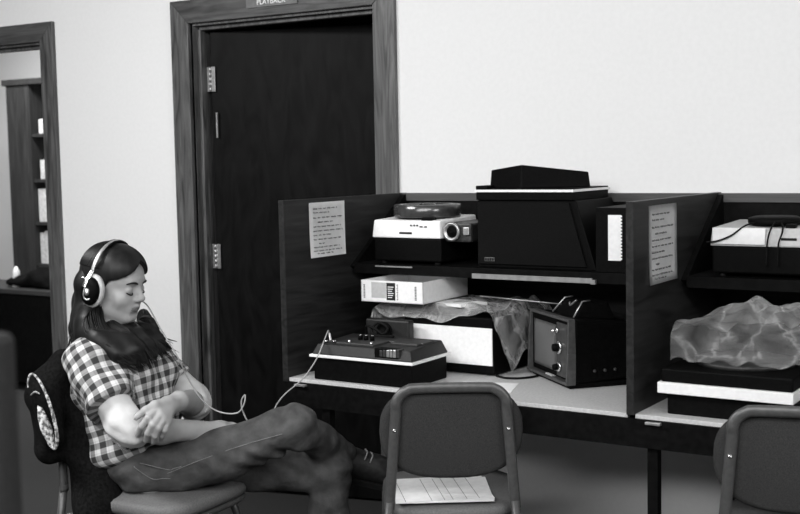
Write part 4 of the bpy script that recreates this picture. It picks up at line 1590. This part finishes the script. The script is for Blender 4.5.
# --- white shirt sleeves rolled above the elbows
slr = sdf('undershirt_sleeve', [cone(RS + rsl * 0.10, RE - rsl * 0.03, 0.052, 0.045, 0.02), cone(RE - rsl * 0.03, RE + (RW - RE) * 0.05, 0.045, 0.044, 0.03),
                                cone(RE + (RW - RE) * 0.035, RE + (RW - RE) * 0.075, 0.047, 0.045, 0.01)], 0.0035, 'undershirt', wo,
          warp=lambda X, Y, Z: 0.0028 * np.sin(X * 70 + Z * 95) * np.sin(Y * 60 - Z * 38), smooth=2)
sll = sdf('undershirt_sleeve', [cone(LS + lsl * 0.08, LE - lsl * 0.02, 0.055, 0.052, 0.02), cone(LE - lsl * 0.02, LE + (LW - LE) * 0.12, 0.052, 0.047, 0.03),
                                cone(LE + (LW - LE) * 0.07, LE + (LW - LE) * 0.15, 0.051, 0.048, 0.01)], 0.0035, 'undershirt', wo,
          warp=lambda X, Y, Z: 0.0028 * np.sin(X * 70 + Z * 95) * np.sin(Y * 60 - Z * 38), smooth=2)

# --- jeans
def jean_warp(X, Y, Z):
    a = 0.0030 * np.sin(X * 62 + Z * 46 + 3 * np.sin(Z * 30 + Y * 9)) + 0.0024 * np.sin(X * 31 - Z * 74 + Y * 28)
    g = np.exp(-(((X - RKN[0]) ** 2 + (Y - RKN[1]) ** 2 + (Z - RKN[2] + 0.05) ** 2) / 0.010))
    h = np.exp(-(((X - RHIP[0]) ** 2 + (Y - RHIP[1]) ** 2 + (Z - RHIP[2] - 0.03) ** 2) / 0.010))
    return a * (0.6 + 1.6 * g + 1.4 * h)


rm = RHIP + (RKN - RHIP) * 0.5 - UP * 0.016
jeans = sdf('jeans', [cone(RHIP + UP * 0.004, rm, 0.078, 0.073, 0.03), cone(rm, RKN, 0.073, 0.062, 0.03), cone(RKN, RKN + (RAN - RKN) * 0.5, 0.060, 0.049, 0.02),
                      cone(RKN + (RAN - RKN) * 0.5, RKN + (RAN - RKN) * 0.90, 0.049, 0.043, 0.02),
                      cone(LHIP, LKN, 0.088, 0.066, 0.03), cone(LKN, LKN + (LAN - LKN) * 0.5, 0.064, 0.060, 0.02), cone(LKN + (LAN - LKN) * 0.5, LAN - UP * 0.0, 0.060, 0.056, 0.02),
                      ell(PEL, TA, (0.115, 0.165, 0.090), 0.05)], 0.004, 'denim', wo, warp=jean_warp, clip=lambda X, Y, Z: np.maximum(0.475 - Z - 10 * np.maximum(X + 0.0, 0) - 10 * np.maximum(-Y - 0.0, 0) * 0, 0.06 - Z), smooth=2)
from mathutils.bvhtree import BVHTree
jb = jeans.data
tree = BVHTree.FromPolygons([tuple(winv @ v_.co) for v_ in jb.vertices], [tuple(p_.vertices) for p_ in jb.polygons])


def on_jeans(p_, lift=0.0006):
    co, nn, _, _ = tree.find_nearest(Vector(p_))
    out = co - Vector(p_)
    if nn.dot(Vector(-FH)) < 0 and nn.z < 0:
        nn = -nn
    return tuple(co + nn * lift)


tdir = RKN - RHIP
for drop, w_ in ((0.0, 0.0011), (0.055, 0.0)):
    if not w_:
        continue
    m = MB()
    m.tube([on_jeans(RHIP + tdir * t + UP * (0.012 + 0.030 * t) - FH * 0.20) for t in [0.10 + 0.76 * k / 30 for k in range(31)][::10]], w_, 6)
    m.build('side_seam', 'stitch', jeans)
m = MB()
m.tube([on_jeans(A_(p_) - FH * 0.10) for p_ in ((-0.1095, -1.3344, 0.5683), (-0.0847, -1.3441, 0.5499), (-0.0574, -1.3406, 0.5289), (-0.0326, -1.3263, 0.5111), (-0.0078, -1.3119, 0.4962))], 0.0012, 6)
m.build('pocket_seam', 'stitch', jeans)
m = MB()
m.tube([on_jeans(A_(p_) - FH * 0.10) for p_ in ((-0.0712, -1.3314, 0.5900), (-0.0370, -1.3351, 0.5714), (-0.0007, -1.3241, 0.5676), (0.0328, -1.3014, 0.5783))], 0.0012, 6)
m.build('pocket_seam', 'stitch', jeans)

# --- shoes
def shoe(an, d, up_, lab, length=0.215):
    s = np.cross(up_, d)
    ax_ = np.array((d, s, up_))
    heel = an - up_ * 0.030
    up_p = [ell(heel + d * 0.085, ax_, (0.125, 0.043, 0.042), 0.02), ell(heel + d * 0.150 - up_ * 0.006, ax_, (0.066, 0.046, 0.034), 0.02),
            cone(an - up_ * 0.02, heel, 0.042, 0.038, 0.03), cone(an - up_ * 0.02, heel + d * 0.09 + up_ * 0.012, 0.040, 0.032, 0.03)]
    sp = sdf('shoe', up_p, 0.0035, 'leather', wo, clip=lambda X, Y, Z: -((X - heel[0]) * up_[0] + (Y - heel[1]) * up_[1] + (Z - heel[2]) * up_[2]) - 0.026, smooth=2)
    ol = []
    m2 = MB(Matrix(((d[0], s[0], up_[0], heel[0]), (d[1], s[1], up_[1], heel[1]), (d[2], s[2], up_[2], heel[2]), (0, 0, 0, 1))))
    for i in range(40):
        x, y = se(2 * math.pi * i / 40, 0.128, 0.045, 2.4)
        ol.append((x + 0.087, y * (1 + 0.10 * x / 0.128)))
    v0 = [(x, y, -0.044) for x, y in ol]
    v1 = [(x, y, -0.024) for x, y in ol]
    m2.hexa(v0, v1)
    m2.build('sole', 'sole', sp)
    m2 = MB(Matrix(((d[0], s[0], up_[0], heel[0]), (d[1], s[1], up_[1], heel[1]), (d[2], s[2], up_[2], heel[2]), (0, 0, 0, 1))))
    for k in range(4):
        x = 0.046 + 0.019 * k
        z = 0.060 - 0.0075 * k
        m2.tube([(x, -0.026, z - 0.010), (x + 0.006, 0.0, z), (x, 0.026, z - 0.010)], 0.0028, 6)
    m2.build('laces', 'lace', sp)
    return sp


ru = UP * 0.86 - FDIR * (UP @ FDIR) * 0.86 - FH * 0.42
ru -= FDIR * (ru @ FDIR)
ru /= np.linalg.norm(ru)
shoe(RAN + FDIR * 0.008, FDIR, ru, 'right')
LD = facing(25)[0]
shoe(A_((LAN[0], LAN[1], 0.102)), LD, UP, 'left')

# ------------------------------------------------------------------ headphones and their lead
hpn = thing('headphones', 'padded headphones with a bright metal band and pale ear cushions on the woman', 'headphones', tuple(H(0, 0, 0)))
m = MB()
arcp = []
for a in range(-8, 189, 7):
    q = R(a)
    arcp.append(tuple(H(-0.008 + 0.004 * math.sin(q), -0.101 * math.cos(q), 0.040 + 0.0995 * math.sin(q))))
m.tube(arcp, 0.0045, 10, smooth=False, flat=(0.35, 1.25), up=tuple(HA[1]))
m.build('headband', 'steel', hpn)
m = MB()
pad_ = []
for a in range(62, 119, 7):
    q = R(a)
    pad_.append(tuple(H(-0.006, -0.098 * math.cos(q), 0.0385 + 0.0975 * math.sin(q))))
m.tube(pad_, 0.010, 10, smooth=False, flat=(0.5, 1.3), up=tuple(HA[1]))
m.build('band_pad', 'black', hpn)
for s in (-1, 1):
    LMx = Matrix(((HA[0][0], HA[2][0], HA[1][0] * s, 0), (HA[0][1], HA[2][1], HA[1][1] * s, 0), (HA[0][2], HA[2][2], HA[1][2] * s, 0), (0, 0, 0, 1)))
    c = H(0.000, s * 0.080, -0.004)
    LMx.translation = Vector(c)
    LMx = LMx @ Matrix.Diagonal((0.80, 1.12, 1.0, 1.0))
    m = MB(LMx)
    m.lathe([(0.018, 0.0), (0.036, 0.0), (0.0435, 0.006), (0.045, 0.013), (0.0425, 0.021), (0.036, 0.024), (0.018, 0.024)], 40)
    m.build('ear_cushion', 'cushion', hpn)
    m = MB(LMx)
    m.lathe([(0, 0.022), (0.0365, 0.022), (0.0375, 0.029), (0.033, 0.038), (0.020, 0.043), (0, 0.044)], 40)
    cup = m.build('ear_cup', 'black', hpn)
    m = MB(LMx)
    m.tube([(0.014, -0.016, 0.041), (0.006, -0.020, 0.043), (-0.008, -0.018, 0.043), (-0.013, -0.006, 0.045), (-0.012, 0.010, 0.043)], 0.0026, 8)
    m.lathe([(0, 0.040), (0.010, 0.042), (0.009, 0.0475), (0, 0.048)], 18)
    m.build('cup_clip', 'steel', cup)
    m = MB()
    m.tube([tuple(H(-0.008, s * 0.098, 0.056)), tuple(H(-0.010, s * 0.116, 0.030)), tuple(H(-0.012, s * 0.124, 0.008))], 0.0068, 10, flat=(0.5, 1.1), up=tuple(HA[1]))
    m.tube([tuple(H(-0.036, s * 0.116, 0.034)), tuple(H(-0.010, s * 0.117, 0.031))], 0.0018, 8, smooth=False)
    m.build('yoke', 'chrome', hpn)
m = MB()
m.tube([tuple(H(0.01, 0.10, -0.05)), (-0.2083, -1.1880, 0.9989), (-0.1421, -1.1999, 0.9311), (-0.0717, -1.2095, 0.8589), (-0.0753, -1.1496, 0.7644), (-0.0246, -1.1465, 0.7075), (0.0697, -1.1827, 0.6934), (0.1247, -1.1710, 0.6938), (0.1476, -1.1655, 0.7216), (0.1493, -1.1618, 0.7476), (0.1347, -1.1611, 0.7284), (0.1329, -1.1538, 0.6943), (0.1434, -1.1274, 0.6515),
        (0.1260, -1.0317, 0.6458), (0.0977, -0.9514, 0.6771), (0.1052, -0.9201, 0.7034), (0.1234, -0.8818, 0.7299), (0.1432, -0.8605, 0.7564), (0.1377, -0.7940, 0.7995), (0.1194, -0.7299, 0.8436), (0.0881, -0.6643, 0.8654), (0.0793, -0.6471, 0.8559)], 0.0021, 8)
m.build('lead', 'cord', hpn)
m = MB()
m.tube([(0.0855, -0.6447, 0.7794), (0.0828, -0.6421, 0.8222), (0.0806, -0.6462, 0.8558)], [0.0055, 0.005, 0.0028], 10, smooth=False)
m.build('jack_plug', 'silver', hpn)

# ------------------------------------------------------------------ black coat hung over the back of her chair
CF = frame(CH3, CH3R)


def cw(x, y, z):
    return np.array(CF @ Vector((x, y, z)))


CA = np.array([np.array(CF.to_3x3() @ Vector(v_)) for v_ in ((1, 0, 0), (0, 1, 0), (0, 0, 1))])
coat_p = [ell(cw(0.0, -0.02, 0.66), CA, (0.215, 0.060, 0.150), 0.05),
          cone(cw(-0.19, -0.02, 0.785), cw(0.17, -0.02, 0.785), 0.040, 0.045, 0.05),
          cone(cw(0.19, -0.045, 0.73), cw(0.215, -0.02, 0.60), 0.045, 0.048, 0.05),
          cone(cw(0.10, 0.06, 0.62), cw(0.17, 0.115, 0.42), 0.085, 0.068, 0.05), cone(cw(0.17, 0.115, 0.42), cw(0.185, 0.125, 0.12), 0.066, 0.052, 0.04),
          cone(cw(-0.02, 0.0, 0.60), cw(0.02, 0.04, 0.25), 0.07, 0.06, 0.05),
          cone((-0.3193, -1.4190, 0.8364), (-0.3255, -1.4956, 0.7663), 0.045, 0.045, 0.05), cone((-0.3255, -1.4956, 0.7663), (-0.2772, -1.5000, 0.6493), 0.043, 0.026, 0.04),
          cone(cw(0.13, 0.02, 0.72), cw(0.09, 0.06, 0.46), 0.070, 0.070, 0.04),
          cut(cone((-0.2768, -1.5581, 0.7819), (-0.2319, -1.5633, 0.6790), 0.026, 0.022, 0.010))]
coat = sdf('coat', coat_p, 0.005, 'coat', None, warp=lambda X, Y, Z: 0.006 * np.sin(X * 45 + Z * 18) * np.sin(Z * 30 + Y * 24), smooth=2)
tag(coat, 'black coat with pale curly lining hung over the back of the woman\'s chair', 'coat')
rim = MB()
ring = [(-0.3345, -1.5407, 0.7909), (-0.3342, -1.5377, 0.8193), (-0.3261, -1.5313, 0.8305), (-0.2994, -1.5332, 0.8187), (-0.2554, -1.5444, 0.7814), (-0.2215, -1.5519, 0.7262), (-0.2103, -1.5506, 0.6674), (-0.2218, -1.5496, 0.6316), (-0.2378, -1.5532, 0.6391), (-0.2518, -1.5544, 0.6578)]
rim.tube(ring, [0.002, 0.003, 0.0035, 0.0035, 0.0045, 0.005, 0.0055, 0.005, 0.004, 0.002], 8)
rim.build('collar_lining', 'fleece', coat)
rim = MB()
rim.tube([(-0.2988, -1.5341, 0.7467), (-0.2749, -1.5455, 0.7167), (-0.2565, -1.5488, 0.6848), (-0.2423, -1.5483, 0.6576), (-0.2306, -1.5489, 0.6361)], [0.004, 0.013, 0.017, 0.013, 0.005], 10, flat=(0.4, 1.0))
rim.tube([(-0.3148, -1.5476, 0.7737), (-0.3015, -1.5441, 0.7829), (-0.2894, -1.5369, 0.7770)], [0.003, 0.007, 0.003], 8, flat=(0.5, 1.0))
rim.build('lining_fold', 'fleece', coat)
